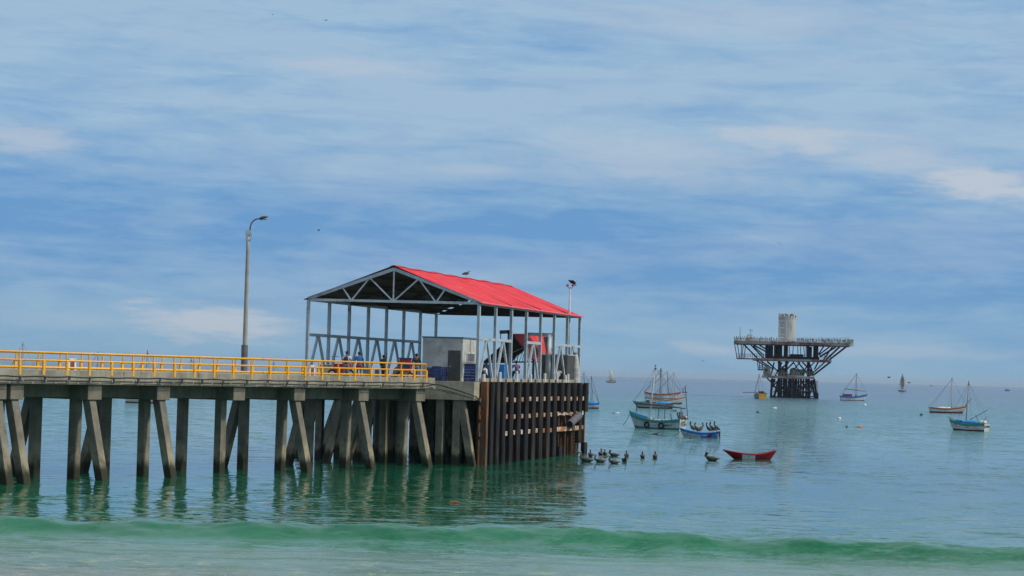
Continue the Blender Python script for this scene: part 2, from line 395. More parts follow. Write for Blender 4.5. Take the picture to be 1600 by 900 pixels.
# ------------------------------------------------------------------ beach under the shallows and behind the camera
mb = MB(); prof = [(-60, 4.6), (-5, 4.5), (8, 3.6), (20, 2.3), (32, 1.2), (44, .55), (54, .2), (60, .02), (64, -.1), (70, -.5), (90, -2.5), (140, -6), (400, -14), (34000, -15)]
vs = []; fs = []
bx = [-33000, -400, -60, -25, 0, 25, 60, 400, 33000]
for y, z in prof:
    for x in bx: vs.append((x, y, z + .05 * math.sin(x * .1 + y)))
n = len(bx)
for k in range(len(prof) - 1):
    for i in range(n - 1): fs.append((k * n + i, k * n + i + 1, (k + 1) * n + i + 1, (k + 1) * n + i))
mb.open = True; mb.add(vs, fs)
M_sand = mat('wet_sand', (.30, .25, .20), .7, 0, .12, .6, .1)
tag(mb.build('beach', M_sand), 'wet sand running down under the shallows', 'beach', kind='structure')

# ================================================================== PIER
pd = Vector((.53, .848, 0)); pn = Vector((.848, -.53, 0)); P0 = Vector((-7.1, 139.8, 0))
def PP(tt, off, z): q_ = P0 + pd * tt + pn * off; return Vector((q_.x, q_.y, z))
def tx(px, off=0.0, py=640):
    b = P0 + pn * off; return on_line(px, py, (b.x, b.y), (pd.x, pd.y))
ZD = 5.56; ZK = 5.78; ZS = 5.04; ZC = 4.23
pier = thing('pier', PP(-20, 0, 0), 'grey concrete approach pier on square piles with raked legs', 'pier')
TEND = tx(673, 1.4); TST = tx(-31) - 22
e_in, e_out = -4.05, 1.42
mb = MB(); mb.beam(PP(TST, (e_in + e_out) / 2, (ZS + .22 + ZD) / 2), PP(TEND + .4, (e_in + e_out) / 2, (ZS + .22 + ZD) / 2), e_out - e_in, ZD - ZS - .22)
mb.build('deck_slab', M_deck, pier)
mb = MB()
for off in (e_out - .12, e_in + .12):
    tt = TST
    while tt < TEND + .4:           # kerb cast in lengths, hairline joints between
        t2 = min(tt + 6.2, TEND + .4); mb.beam(PP(tt, off, (ZS + ZK) / 2 + .1), PP(t2 - .03, off, (ZS + ZK) / 2 + .1), .27, ZK - ZS - .2); tt = t2
    mb.beam(PP(TST, off, ZS + .1), PP(TEND + .4, off, ZS + .1), .36, .2)
mb.build('kerb', M_deck, pier, bevel=.02)
for off in (-.15, -1.5, -3.0):
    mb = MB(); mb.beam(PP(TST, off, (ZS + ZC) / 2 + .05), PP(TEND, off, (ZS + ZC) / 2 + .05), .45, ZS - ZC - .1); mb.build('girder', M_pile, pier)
nearx = [-31, -4, 118, 226, 345, 440, 540.6, 630]
rak = [1, 1, 1, 1, 0, 1, 1, 1]; frak = [0, 1, 1, 1, 0, 1, 1, 1]
ts = [tx(v_) for v_ in nearx]
for ex in (ts[0] - 6.2, ts[0] - 12.4): ts.insert(0, ex); rak.insert(0, 1); frak.insert(0, 1)
PW = .50
for k, tt in enumerate(ts):
    w = 1.06 if k not in (2, 3) else .92
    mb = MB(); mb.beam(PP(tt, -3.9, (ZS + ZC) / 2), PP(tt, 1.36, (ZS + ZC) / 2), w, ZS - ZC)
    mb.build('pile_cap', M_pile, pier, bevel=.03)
    def pile(o1, o2, zt=ZC + .05, w_=PW):
        a = PP(tt + random.uniform(-.05, .05), o1, zt); b = PP(tt + random.uniform(-.05, .05), o2, -1.5)
        # extend below the water along the same line
        foot = a + (PP(tt, o2, 0) - a) * ((zt + 1.6) / zt)
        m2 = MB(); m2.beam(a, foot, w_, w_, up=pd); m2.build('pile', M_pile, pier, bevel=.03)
    pile(0, 0); pile(-2.9, -2.9)
    if rak[k]: pile(.98, 2.05)
    if frak[k]: pile(-3.3, -4.5)

def railing(off, px_first, px_last, name_label, group):
    fe = thing('railing', PP(-10, off, ZK), name_label, 'railing', group)
    t0 = tx(31.5, 1.42, 570); t1 = tx(628.5, 1.42, 570); step = (t1 - t0) / 20
    tl = [t0 + step * i for i in range(-6, 21)] + [tx(648, 1.42, 570), tx(667, 1.42, 570)]
    if off < 0: tl = [v_ for v_ in tl if v_ < TEND - 3.5]
    sgn = 1 if off > 0 else -1
    for v_ in tl:
        mb = MB(); mb.tube(PP(v_, off, 6.22), PP(v_, off, 6.67), .044, n=8)
        mb.beam(PP(v_, off + sgn * .05, 5.50), PP(v_, off + sgn * .05, 6.27), .10, .14, up=pd)
        mb.box(PP(v_, off + sgn * .03, 5.62), .16, .02, .18, (pd, pn)); mb.build('post', M_yel, fe)
    for z, r in ((6.67, .052), (6.26, .048), (5.89, .056)):
        mb = MB()
        mb.tube(PP(tl[0], off, z), PP(tl[-1], off, z), r, n=8); mb.build('rail', M_yel, fe, smooth=True)
    return fe
railing(1.35, 0, 0, 'yellow pipe railing along the near edge of the pier deck', 'pier railings')
railing(-3.98, 0, 0, 'yellow pipe railing along the far edge of the pier, seen behind the near one', 'pier railings')

# black pipe on brackets and thin cables below it, along the near edge
cb = thing('service_pipe', PP(-15, 1.7, 5.4), 'black pipe on small brackets running along the near side of the pier deck', 'pipe')
brk = [tx(v_, 1.6, 590) for v_ in (31, 70, 108, 140, 178, 216, 250, 284, 316, 349, 386, 418, 449, 480, 511, 540, 569, 599, 632, 661)]
brk = [brk[0] - 3 * i for i in range(6, 0, -1)] + brk
pts = []
tt = brk[0] - 2
edge_t = tx(668, 1.6, 590)
while tt < edge_t: pts.append(PP(tt, 1.66, 5.44 - .04 * abs(math.sin(tt * 1.35)))); tt += .5
for (px, py, yy) in ((690, 602, 141.5), (715, 610, 141.3), (735, 616.5, 141.4), (744, 620, 141.6), (750, 628, 141.9), (755, 640, 142.3)): pts.append(Wd(px, py, yy))
mb = MB(); mb.path(pts, .042, 6); mb.build('pipe', M_cable, cb, smooth=True)
for bt in brk:
    mb = MB(); mb.beam(PP(bt, 1.55, 5.12), PP(bt, 1.68, 5.38), .04, .04); mb.beam(PP(bt, 1.55, 5.40), PP(bt, 1.74, 5.40), .05, .04)
    mb.beam(PP(bt, 1.56, 5.08), PP(bt, 1.56, 5.45), .05, .03); mb.build('bracket', M_dsteel, cb)
for j, (dz, lab) in enumerate(((0.0, 'upper thin black cable slung under the pipe on the pier side'), (-.11, 'lower thin black cable slung under the pipe on the pier side'))):
    c2 = thing('cable', PP(-15, 1.66, 5.2 + dz), lab, 'cable', 'thin cables on the pier side')
    pts = []; tt = brk[0]
    while tt < edge_t: pts.append(PP(tt, 1.67, 5.22 + dz - .02 * abs(math.sin(tt * 1.1 + j)))); tt += .6
    for (px, py, yy) in ((690, 609 + 2 * j, 141.6), (712, 614 + 2 * j, 141.4), (730, 619 + 2 * j, 141.5), (742, 622 + 2 * j, 141.7), (752, 632, 142.0)): pts.append(Wd(px, py, yy))
    mb = MB(); mb.path(pts, .022, 5); mb.build('cable_run', M_cable, c2)
    mb = MB(); tt = brk[0] + j * .7
    while tt < edge_t: mb.box(PP(tt, 1.665, 5.215 + dz), .035, .05, .06, (pd, pn)); tt += 1.65
    mb.build('clip', M_white, c2)

# ================================================================== PIER HEAD
s_ = Vector((.269, .963, 0)); gdir = Vector((-.993, .12, 0)); C0 = Vector((-2.35, 142, 0))
ZH = 5.58; ZHB = 4.34
def HH(a, b, z): q_ = C0 + gdir * a + s_ * b; return Vector((q_.x, q_.y, z))     # a metres to the left, b metres back
head = thing('jetty_platform', HH(6, 14, 0), 'wide concrete pier head platform on piles under the red roofed shelter', 'platform')
LB = 29.6; WA = 12.6
mb = MB(); mb.hexa([HH(0, 0, 5.1), HH(WA, 0, 5.1), HH(WA, LB, 5.1), HH(0, LB, 5.1), HH(0, 0, ZH), HH(WA, 0, ZH), HH(WA, LB, ZH), HH(0, LB, ZH)])
mb.build('deck_slab', M_head, head)
def strip(a0, b0, a1, b1, z0, z1, name='edge_beam', m=None):
    m2 = MB(); m2.hexa([HH(a0, b0, z0), HH(a1, b0, z0), HH(a1, b1, z0), HH(a0, b1, z0), HH(a0, b0, z1), HH(a1, b0, z1), HH(a1, b1, z1), HH(a0, b1, z1)]); return m2.build(name, m or M_head, head, bevel=.02)
strip(-.004, -.004, WA + .004, .5, ZHB, 5.097); strip(-.004, .503, .5, LB, ZHB, 5.097); strip(WA - .5, .503, WA + .004, LB, ZHB, 5.097)
strip(.503, LB - .5, WA - .503, LB, ZHB, 5.097)
for b in np.arange(4.2, LB - 1, 4.2): strip(.503, b - .3, WA - .503, b + .3, ZHB + .02, 5.095, 'cross_beam', M_pile)
def hpile(a, b, a2=None, b2=None, w_=.5):
    A = HH(a, b, ZHB + .04); B = HH(a if a2 is None else a2, b if b2 is None else b2, 0); ft = A + (B - A) * ((ZHB + 1.6) / ZHB)
    m2 = MB(); m2.beam(A, ft, w_, w_, up=s_); m2.build('pile', M_pile, head, bevel=.03)
def apx(px): # a coordinate on the front edge seen at that column
    return on_line(px, 640, (C0 + s_ * .3)[:2], gdir[:2])
for px in (688, 714): hpile(apx(px), .35)
hpile(apx(720), .35, apx(740), .2)
hpile(apx(600), .35); hpile(apx(566), .35); hpile(apx(535), .4, apx(512), .3)
for b in np.arange(4.2, LB - .5, 4.2):
    for a in (.6, 3.4, 6.3, 9.2, 12.0): hpile(a + random.uniform(-.1, .1), b, w_=.5)
    hpile(12.2, b + .6, 13.6, b + .6)
for a in np.arange(.6, 9.6, .95): hpile(a, LB - .8, w_=.6)  # dense back row added to block the sky gaps and darken the underside
for a in (2.0, 4.8, 7.6): [hpile(a, b, w_=.5) for b in (6.5, 14.8, 23.2)]  # extra inner piles added to close the bright gaps under the platform

# ------------------------------------------------------------------ fender wall
wo = Vector((.963, -.269, 0)) * .32        # outward of the side face
def FW(b, out, z): q_ = C0 + s_ * b + Vector((.963, -.269, 0)) * out; return Vector((q_.x, q_.y, z))
def fb(px, out=.45, py=650): q_ = C0 + Vector((.963, -.269, 0)) * out; return on_line(px, py, q_[:2], s_[:2])
fw = thing('fender_wall', FW(14, .3, 0), 'wall of black rubber faced fender piles with rusty steel along the pier head', 'fender')
mb = MB(); bb = fb(756, .3)
mb.box(FW(bb, .33, 2.0), .42, .45, 7.2, (Vector((.963, -.269, 0)), s_)); mb.build('steel_pile', M_rust, fw)
FX = [765.4, 774.7, 784, 797, 808.5, 821, 832, 843.5, 855, 865, 876.4, 886, 895.5, 904.7, 914.5]
fbs = [fb(x_) for x_ in FX]
ax_ = (Vector((.963, -.269, 0)), s_)
def fz(px, py): b_ = fb(px, .45, py); p_ = FW(b_, .45, 0); r_ = ray(px, py); return CAMZ + r_.z * p_.y / r_.y
zu = fz(886, 645); zs = fz(873, 697); zq = fz(904, 692)
for i, b in enumerate(fbs):
    segs = [(-1.2, 5.60)]
    if i in (10, 11, 12): segs = [(zu, 5.60)]
    if i == 13: segs = [(zq, 5.6)]
    if i == 14: segs = [(zu + .02, 5.6), (-1.2, fz(914, 691))]
    if i == 9: segs = [(-1.2, 5.6)]
    for z0, z1 in segs:
        mb = MB(); o_ = .50 if i < 3 else .44; wd = 1.08 if i > 2 else .84
        # black face pile: slightly rounded front
        pr = []
        hw = wd * .5 * .74
        for (ox, sy) in ((-.12, -hw), (.10, -hw), (.17, -hw * .72), (.19, 0), (.17, hw * .72), (.10, hw), (-.12, hw)):
            pr.append((ox, sy))
        ring0 = [FW(b + sy, o_ + ox, z0) for ox, sy in pr]; ring1 = [FW(b + sy, o_ + ox, z1) for ox, sy in pr]
        mb.rings([ring0, ring1]); mb.build('fender_pile', M_black, fw)
mb = MB(); b = fb(873.5); mb.box(FW(b, .5, (zs - 1.2) / 2), .3, .85, zs + 1.2, ax_); mb.build('fender_pile', M_black, fw)
# steel H piles behind, rusty, and walers
for x_ in (771, 790.5, 803, 815, 826.5, 838, 849.5, 860, 870.5, 881, 891, 901, 911):
    mb = MB(); mb.box(FW(fb(x_, .2), .22, 2.0), .26, .22, 7.0, ax_); mb.build('steel_pile', M_rust, fw)
mb = MB(); i_ = 0; bq = 1.6
while bq < LB:          # folded sheet piling behind the face piles
    o1, o2 = (.02, -.14) if i_ % 2 else (-.14, .02); mb.hexa([FW(bq, o1, -1.5), FW(bq + .5, o2, -1.5), FW(bq + .5, o2 - .04, -1.5), FW(bq, o1 - .04, -1.5), FW(bq, o1, ZHB - .01), FW(bq + .5, o2, ZHB - .01), FW(bq + .5, o2 - .04, ZHB - .01), FW(bq, o1 - .04, ZHB - .01)]); bq += .5; i_ += 1
mb.build('sheet_piling', mat('sheet_pile_brown', (.12, .055, .022), .85, 0, .4, 1.2, .3, grime=(.35, .12, .02), grime_amt=.45, gscale=.6, stretch=3), fw)
ZR = (4.38, 3.21, 2.06)
for z in ZR:
    mb = MB(); mb.beam(FW(.9, .1, z), FW(LB - .2, .1, z), .12, .28); mb.build('waler', M_rust, fw)
    for i in range(2, 14):
        bm_ = (fbs[i] + fbs[i + 1]) / 2
        mb = MB(); mb.box(FW(bm_, .40, z + random.uniform(-.03, .03)), .22, random.uniform(.42, .6), .30, ax_); mb.build('spacer_pad', M_patch, fw)
mb = MB(); mb.beam(FW(fb(869), .5, 2.06), FW(fb(903), .5, 2.06), .1, .34); mb.build('waler', M_patch, fw, label='pale orange horizontal steel beam exposed where fender piles are missing')
mb = MB(); mb.beam(FW(fb(869), .5, zu - .05), FW(fb(893), .5, zu - .05), .1, .16); mb.build('waler', M_patch, fw)
mb = MB(); b = fb(893)                         # ladder down to the water
for sy in (-.3, .3): mb.beam(FW(b + sy, .62, -.8), FW(b + sy, .62, 3.0), .07, .07, up=s_)
for k in range(12): mb.beam(FW(b - .3, .62, .1 + k * .26), FW(b + .3, .62, .1 + k * .26), .04, .05)
mb.build('ladder', M_rust, fw)
mb = MB(); a = FW(fb(884), .75, fz(884, 663)); c = FW(fb(899), .75, fz(899, 649)); mb.tube(a, c, .3, .3, 12)
mb.tube(a - (c - a).normalized() * .01, a + (c - a).normalized() * .05, .24, .24, 12, mi=1)
mb.build('hanging_fender', [mat('grey_rubber', (.11, .11, .12), .7), M_black], fw)
for x_, y0 in ((902, 692), (905, 692)):
    mb = MB(); mb.beam(FW(fb(x_), .42, -.9), FW(fb(x_), .42, fz(x_, y0)), .09, .12); mb.build('loose_batten', mat('grey_timber', (.25, .22, .17), .85), fw)
# edge kerb blocks and white stub posts along the top of the wall
kb = thing('edge_kerb', FW(14, -.1, ZH), 'row of short pale concrete kerb blocks on the edge above the fender wall', 'kerb')
b = 1.4
while b < LB - 1:
    mb = MB(); mb.box(FW(b + .8, .02, ZH + .125), .3, 1.5, .25, ax_); mb.build('kerb_block', M_head, kb, bevel=.02); b += 2.0
stub = None
for i, x_ in enumerate((758, 783, 809, 831, 853, 872, 885, 889, 901)):
    b = fb(x_, .2, 590); hh = .55 + .1 * (i % 3)
    base = FW(b, .12, ZH + .003)
    if i == 0:
        stub = thing('stub_post', base, 'short white stub post on the deck edge nearest the cabin', 'post', 'white stub posts on the deck edge')
        mb = MB(); mb.lathe(base, [(.10, 0), (.10, .5), (.09, .52), (.03, .53)], 10); mb.build('pipe', M_white, stub); 
        mb = MB(); mb.box(base + Vector((0, 0, .015)), .3, .3, .02); mb.build('base_plate', M_dsteel, stub)
    else: c_ = copy_thing(stub, base, label='short white stub post on the deck edge, ' + ('second', 'third', 'fourth', 'fifth', 'sixth', 'seventh', 'eighth', 'farthest')[i - 1] + ' from the cabin'); c_.scale = (1, 1, hh / .5)

# ================================================================== SHELTER
p1 = Vector((-13.9, 144.6, 0)); p2 = Vector((-2.3, 143.3, 0)); p3 = Vector((5.38, 170.6, 0)); p4 = Vector((-6.14, 171.2, 0))
for p_ in (p1, p2, p3, p4): p_.x += .12
ZE = 10.86; ZR_ = 13.17; ZM = 8.48
sh = thing('shelter', ((p1 + p3) / 2).to_tuple()[:2] + (ZH,), 'open steel shelter with a red gabled sheet roof on the pier head', 'shelter')
def z3(p, z): return Vector((p.x, p.y, z))
def L(a, b, f): return a + (b - a) * f
ys_ = (p4 - p1).normalized()
for A, B, vb in ((p1, p4, (0, 1, 2, 3, 4, 5)), (p2, p3, (0, 1, 3, 5, 6))):
    for i in range(8):
        f = i / 7; q_ = L(A, B, f)
        mb = MB(); mb.beam(z3(q_, ZH + .002), z3(q_, ZE - .1), .2, .2, up=ys_)
        o = mb.build('post', M_steel, sh, bevel=.012)
        mb = MB(); mb.box(z3(q_, ZH + .02), .4, .4, .035); mb.build('base_plate', M_dsteel, o)
    for i in vb:
        a = L(A, B, i / 7); c = L(A, B, (i + 1) / 7); mid = L(a, c, .5); dd = (c - a).normalized()
        mb = MB(); mb.beam(z3(a + dd * .112, ZM), z3(c - dd * .112, ZM), .16, .2); mb.build('mid_rail', M_steel, sh, bevel=.01)
        for sg, ft in ((-1, a), (1, c)):
            mb = MB(); mb.beam(z3(mid + dd * (sg * .12), ZM - .12), z3(ft - dd * (sg * .38), ZH + .12), .13, .2); mb.build('brace', M_steel, sh)
            mb = MB(); mb.box(z3(ft - dd * (sg * .38), ZH + .06), .3, .3, .12); mb.build('brace_foot', M_dsteel, sh)
    mb = MB(); mb.beam(z3(A, ZE), z3(B, ZE), .2, .19); mb.build('eave_beam', M_steel, sh)
rf = (p1 + p2) / 2; rb = (p4 + p3) / 2
def truss(A, B, C_, m=M_steel, sc=1.0):
    a = z3(A, ZE); b = z3(B, ZE); c = z3(C_, ZR_ - .12)
    mb = MB(); mb.beam(a, b, .16 * sc, .17 * sc); mb.build('truss_bottom_chord', m, sh)
    for s0 in (a, b): mb = MB(); mb.beam(s0 + Vector((0, 0, .08)), c, .16 * sc, .22 * sc); mb.build('truss_top_chord', m, sh)
    def top(f): return L(a, c, f / .5) if f <= .5 else L(c, b, (f - .5) / .5)
    def bot(f): return L(a, b, f)
    for f1, f2 in ((.2, .253), (.358, .253), (.358, .5), (.5, .5), (.645, .5), (.645, .75), (.80, .75)):
        mb = MB(); mb.beam(top(f1), bot(f2), .1 * sc, .10 * sc, up=(0, 1, 0)); mb.build('truss_web', m, sh)
truss(p1 - ys_ * .05, p2 - ys_ * .05, rf - ys_ * .05)
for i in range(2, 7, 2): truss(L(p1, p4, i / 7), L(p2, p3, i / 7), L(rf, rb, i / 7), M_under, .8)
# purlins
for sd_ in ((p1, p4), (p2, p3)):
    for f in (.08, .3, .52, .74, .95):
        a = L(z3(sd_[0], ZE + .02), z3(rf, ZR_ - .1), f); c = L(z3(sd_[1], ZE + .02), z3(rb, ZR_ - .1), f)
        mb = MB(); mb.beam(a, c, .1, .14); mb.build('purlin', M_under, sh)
# corrugated sheets; the roof line waves a little from bay to bay
def sheet(A0, A1, B0, B1, name, n=150, over_e=.30, over_g=.2):
    # A: eave line (A0 front, A1 back), B: ridge line
    d = (A1 - A0).normalized(); A0 = A0 - d * over_g; A1 = A1 + d * over_g; B0 = B0 - d * over_g; B1 = B1 + d * over_g
    mb = MB(); vs = []; m_ = 7
    for i in range(n * 2 + 1):
        f = i / (n * 2); a = L(A0, A1, f); b = L(B0, B1, f)
        sag = .035 * math.sin(f * 7 * 2 * math.pi) + .03 * noise.noise(Vector((f * 9, 1, 0)))
        rib = .030 if i % 4 < 2 else 0
        for j in range(m_):
            g_ = -over_e / 6 + (1 + over_e / 6) * j / (m_ - 1); p_ = a + (b - a) * g_
            vs.append(p_ + Vector((0, 0, .09 + rib + sag * (g_ if g_ > 0 else 0))))
    k = len(vs)
    vs2 = vs + [v_ - Vector((0, 0, .012)) for v_ in vs]; fs = []
    for i in range(n * 2):
        for j in range(m_ - 1):
            q_ = (i * m_ + j, (i + 1) * m_ + j, (i + 1) * m_ + j + 1, i * m_ + j + 1)
            fs.append(q_)
    mb.open = True; mb.add(vs, fs); return mb
m1 = sheet(z3(p2, ZE), z3(p3, ZE), z3(rf, ZR_), z3(rb, ZR_), 'roof_sheet'); o = m1.build('roof_sheet', M_roof, sh)
m1 = sheet(z3(p1, ZE), z3(p4, ZE), z3(rf, ZR_), z3(rb, ZR_), 'roof_sheet'); m1.f = [f[::-1] for f in m1.f]; o = m1.build('roof_sheet', M_roof, sh)
mb = MB()      # ridge capping
N = 60; rs = []
dr = (rb - rf).normalized()
for i in range(N + 1):
    f = i / N; b = L(z3(rf - dr * .21, ZR_), z3(rb + dr * .21, ZR_), f); sag = .035 * math.sin(f * 7 * 2 * math.pi) + .03 * noise.noise(Vector((f * 9, 1, 0)))
    b = b + Vector((0, 0, .14 + sag)); rs.append([b + Vector((-.32, 0, -.10)), b, b + Vector((.32, 0, -.10)), b + Vector((0, 0, -.02))])
mb.rings(rs); mb.build('ridge_cap', mat('roof_red_plain', (.60, .018, .03), .5, 0, .1, 1), sh)
# closed back gable
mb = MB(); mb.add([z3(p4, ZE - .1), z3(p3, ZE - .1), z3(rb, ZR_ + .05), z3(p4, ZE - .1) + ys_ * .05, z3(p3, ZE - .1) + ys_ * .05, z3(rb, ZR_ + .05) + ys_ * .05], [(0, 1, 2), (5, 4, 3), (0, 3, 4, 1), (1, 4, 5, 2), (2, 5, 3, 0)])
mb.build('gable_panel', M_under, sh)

# ================================================================== OFFICE CABIN
oc = thing('office_cabin', (-5.2, 148, ZH), 'flat roofed off-white office cabin with a dark door under the shelter', 'cabin')
oz0 = ZH + .003; ozt = ZH + 2.92; of = Wd(660, 560, 146.2); orr = Wd(722.5, 560, 145.8); ob = orr + s_ * 3.3; ol = of + s_ * 3.3
mb = MB(); mb.hexa([z3(of, oz0), z3(orr, oz0), z3(ob, oz0), z3(ol, oz0), z3(of, ozt), z3(orr, ozt), z3(ob, ozt), z3(ol, ozt)]); mb.build('wall', M_offw, oc)
ce = (of + ob) / 2
mb = MB(); q_ = [ce + (p_ - ce) * 1.035 for p_ in (of, orr, ob, ol)]; mb.hexa([z3(p_, ozt + .003) for p_ in q_] + [z3(p_, ozt + .10) for p_ in q_]); mb.build('roof', mat('cabin_roof_blue_grey', (.10, .16, .24), .6), oc)
fd = (orr - of).normalized(); fn = Vector((fd.y, -fd.x, 0))
dl = L(of, orr, .64); dr_ = L(of, orr, .955)
mb = MB(); mb.hexa([z3(dl + fn * .03, oz0), z3(dr_ + fn * .03, oz0), z3(dr_ - fn * .02, oz0), z3(dl - fn * .02, oz0), z3(dl + fn * .03, ZH + 2.1), z3(dr_ + fn * .03, ZH + 2.1), z3(dr_ - fn * .02, ZH + 2.1), z3(dl - fn * .02, ZH + 2.1)])
do = mb.build('door', M_door, oc); mb = MB(); mb.tube(z3(dl + fn * .06 + fd * .1, ZH + 1.0), z3(dl + fn * .06 + fd * .22, ZH + 1.0), .02); mb.build('handle', M_steel, do)
sn = Vector((s_.y, -s_.x, 0)); w0 = L(orr, ob, .30); w1 = L(orr, ob, .82)
mb = MB(); mb.hexa([z3(w0 + sn * .02, ZH + 1.35), z3(w1 + sn * .02, ZH + 1.35), z3(w1 - sn * .02, ZH + 1.35), z3(w0 - sn * .02, ZH + 1.35), z3(w0 + sn * .02, ZH + 1.95), z3(w1 + sn * .02, ZH + 1.95), z3(w1 - sn * .02, ZH + 1.95), z3(w0 - sn * .02, ZH + 1.95)])
wi = mb.build('window', M_glass, oc)
mb = MB()
for zz in (1.35, 1.95): mb.beam(z3(w0 + sn * .04, ZH + zz), z3(w1 + sn * .04, ZH + zz), .05, .06)
for f in (0, 1): mb.beam(z3(L(w0, w1, f) + sn * .04, ZH + 1.35), z3(L(w0, w1, f) + sn * .04, ZH + 1.95), .06, .05, up=s_)
for k in range(1, 7): mb.beam(z3(L(w0, w1, k / 7) + sn * .045, ZH + 1.35), z3(L(w0, w1, k / 7) + sn * .045, ZH + 1.95), .03, .03, up=s_)
mb.build('frame', M_white, wi)

# ------------------------------------------------------------------ crates
def crate_mesh(w, d, h):
    mb = MB(); th = .03
    mb.box((0, 0, .02), w, d, .04)
    for sx in (-1, 1):
        for zz, hh in ((.05, .08), (h * .5, .09), (h - .04, .08)): mb.box((sx * (w / 2 - th / 2), 0, zz), th, d - .01, hh)
        for sy in (-1, 1): mb.box((sx * (w / 2 - .04), sy * (d / 2 - .04), h / 2), .08, .08, h)
    for sy in (-1, 1):
        for zz, hh in ((.05, .08), (h * .5, .09), (h - .04, .08)): mb.box((0, sy * (d / 2 - th / 2), zz), w - .01, th, hh)
        for k in (-.25, 0, .25): mb.box((k * w, sy * (d / 2 - th / 2 - .002), h / 2), .06, th * .9, h * .95)
    return mb
cr = None
def stack(px, yy, n, w, d, h, what, lab, rz=.12):
    global cr
    base = Wd(px, 595, yy)
    src = None
    ORD = ['bottom', 'second up', 'third up', 'fourth up', 'fifth up', 'sixth up']
    for k in range(n):
        lb = f"{what}, {'topmost' if k == n - 1 else ORD[k]} of {lab}"
        loc = (base.x, yy, ZH + .004 + k * (h + .006))
        if src is None:
            o = crate_mesh(w, d, h).build('crate', M_bcrate); o.location = loc; tag(o, lb, 'crate', 'blue crates stacked beside the cabin'); src = o
        else:
            o = copy_thing(src, loc, label=lb)
        o.rotation_euler = (0, 0, rz + random.uniform(-.04, .04))
stack(672, 144.4, 3, .62, .55, .29, 'blue slatted crate', 'low stack by the railing end')
stack(681.5, 144.2, 4, .60, .5, .24, 'blue slatted crate', 'middle of three stacks left of the door')
stack(691, 144.5, 3, .62, .5, .31, 'blue slatted crate', 'stack just left of the cabin door')
stack(730, 143.9, 6, .42, .42, .195, 'navy fish crate', 'left tall stack below the cabin window')
stack(738.5, 144.1, 6, .40, .42, .195, 'navy fish crate', 'right tall stack below the cabin window')

# ------------------------------------------------------------------ small white framed signs / posts on the deck edge
def frame_sign(px, off, lab):
    tt = tx(px, off, 575); base = PP(tt, off, ZD + .003)
    o = thing('hatch_frame', base, lab, 'frame', 'white frames on the pier deck'); w = .24; h = .62
    mb = MB()
    for sx in (-1, 1): mb.box(base + pd * (sx * w) + Vector((0, 0, h / 2 + .1)), .13, .14, h + .2, (pd, pn))
    mb.box(base + Vector((0, 0, h + .16)), 2 * w + .13, .14, .13, (pd, pn)); mb.build('frame', M_white, o)
    mb = MB(); mb.box(base + Vector((0, 0, .42)), .32, .06, .5, (pd, pn)); mb.build('panel', mat('brown_red_panel', (.20, .07, .045), .7), o)
frame_sign(111.5, -3.2, 'white frame with brown panel on the deck near the left end of the pier')
frame_sign(487, -3.6, 'white frame with brown panel on the deck at the foot of the shelter')
for k, (px, w, h, yy, m_, lab) in enumerate(((511, 1.1, .85, 144.0, M_head, 'pale concrete plinth left of the red cooler cart'), (589, .28, .65, 144, M_dsteel, 'small dark grey mooring bollard on the deck'))):
    b0 = Wd(px, 590, yy); o = MB(); o.box((0, 0, h / 2), w, .5, h); o.box((0, 0, h + .03), w * 1.08, .54, .06); o = o.build('plinth' if k == 0 else 'bollard', m_, bevel=.02); o.location = (b0.x, yy, ZH + .003); tag(o, lab, 'plinth' if k == 0 else 'bollard')

# ------------------------------------------------------------------ carts on the deck
def wheel(mbn, c, r, ax, parent, w=.08):
    m2 = MB(); a = Vector(ax).normalized() * w / 2; m2.tube(Vector(c) - a, Vector(c) + a, r, n=18); o = m2.build('wheel', M_black, parent)
    m2 = MB(); a = Vector(ax).normalized() * (w / 2 + .01); m2.tube(Vector(c) - a, Vector(c) + a, r * .6, n=14); m2.build('rim', M_steel, o)
b = Wd(530, 590, 142.5); b.z = ZH + .003
ct = thing('cargo_tricycle', b, 'red cargo tricycle with a box tray behind the man in the white shirt', 'tricycle')
mb = MB(); mb.box(b + Vector((.2, 0, .62)), 1.15, .9, .62); mb.box(b + Vector((.2, 0, .95)), 1.2, .95, .06); mb.build('cargo_box', M_red, ct, bevel=.02)
for sx, sy in ((-.45, -.5), (.75, -.5), (.2, .5)): wheel(None, b + Vector((sx, sy, .3)), .3, (0, 1, 0), ct)
mb = MB(); mb.path([b + Vector((-.5, 0, .5)), b + Vector((-.75, 0, .8)), b + Vector((-.8, 0, 1.15)), b + Vector((-.8, -.3, 1.18))], .03); mb.path([b + Vector((-.8, 0, 1.15)), b + Vector((-.8, .3, 1.18))], .03)
mb.tube(b + Vector((-.35, -.2, 1.2)), b + Vector((-.35, .3, 1.2)), .02); mb.tube(b + Vector((-.35, .2, .95)), b + Vector((-.35, .2, 1.45)), .02); mb.tube(b + Vector((-.6, .2, 1.45)), b + Vector((-.1, .2, 1.45)), .02); mb.build('handlebar', M_dsteel, ct)
b = Wd(633, 590, 143.6); b.z = ZH + .003
ct = thing('cargo_cart', b, 'dark red and blue boxy cargo cart standing left of the man in the black jacket', 'cart')
mb = MB(); mb.box(b + Vector((0, 0, .95)), .78, .85, .9); mb.build('box', M_red, ct, bevel=.02)
mb = MB(); mb.box(b + Vector((0, 0, 1.44)), .88, .95, .09); mb.box(b + Vector((0, -.43, 1.0)), .72, .02, .35); mb.build('lid', M_bcrate, ct)
mb = MB(); mb.box(b + Vector((0, -.45, .38)), .4, .03, .26); mb.build('green_panel', mat('green_plastic', (.02, .22, .09), .5), ct)
for sx in (-.35, .35): wheel(None, b + Vector((sx, -.3, .26)), .26, (0, 1, 0), ct)
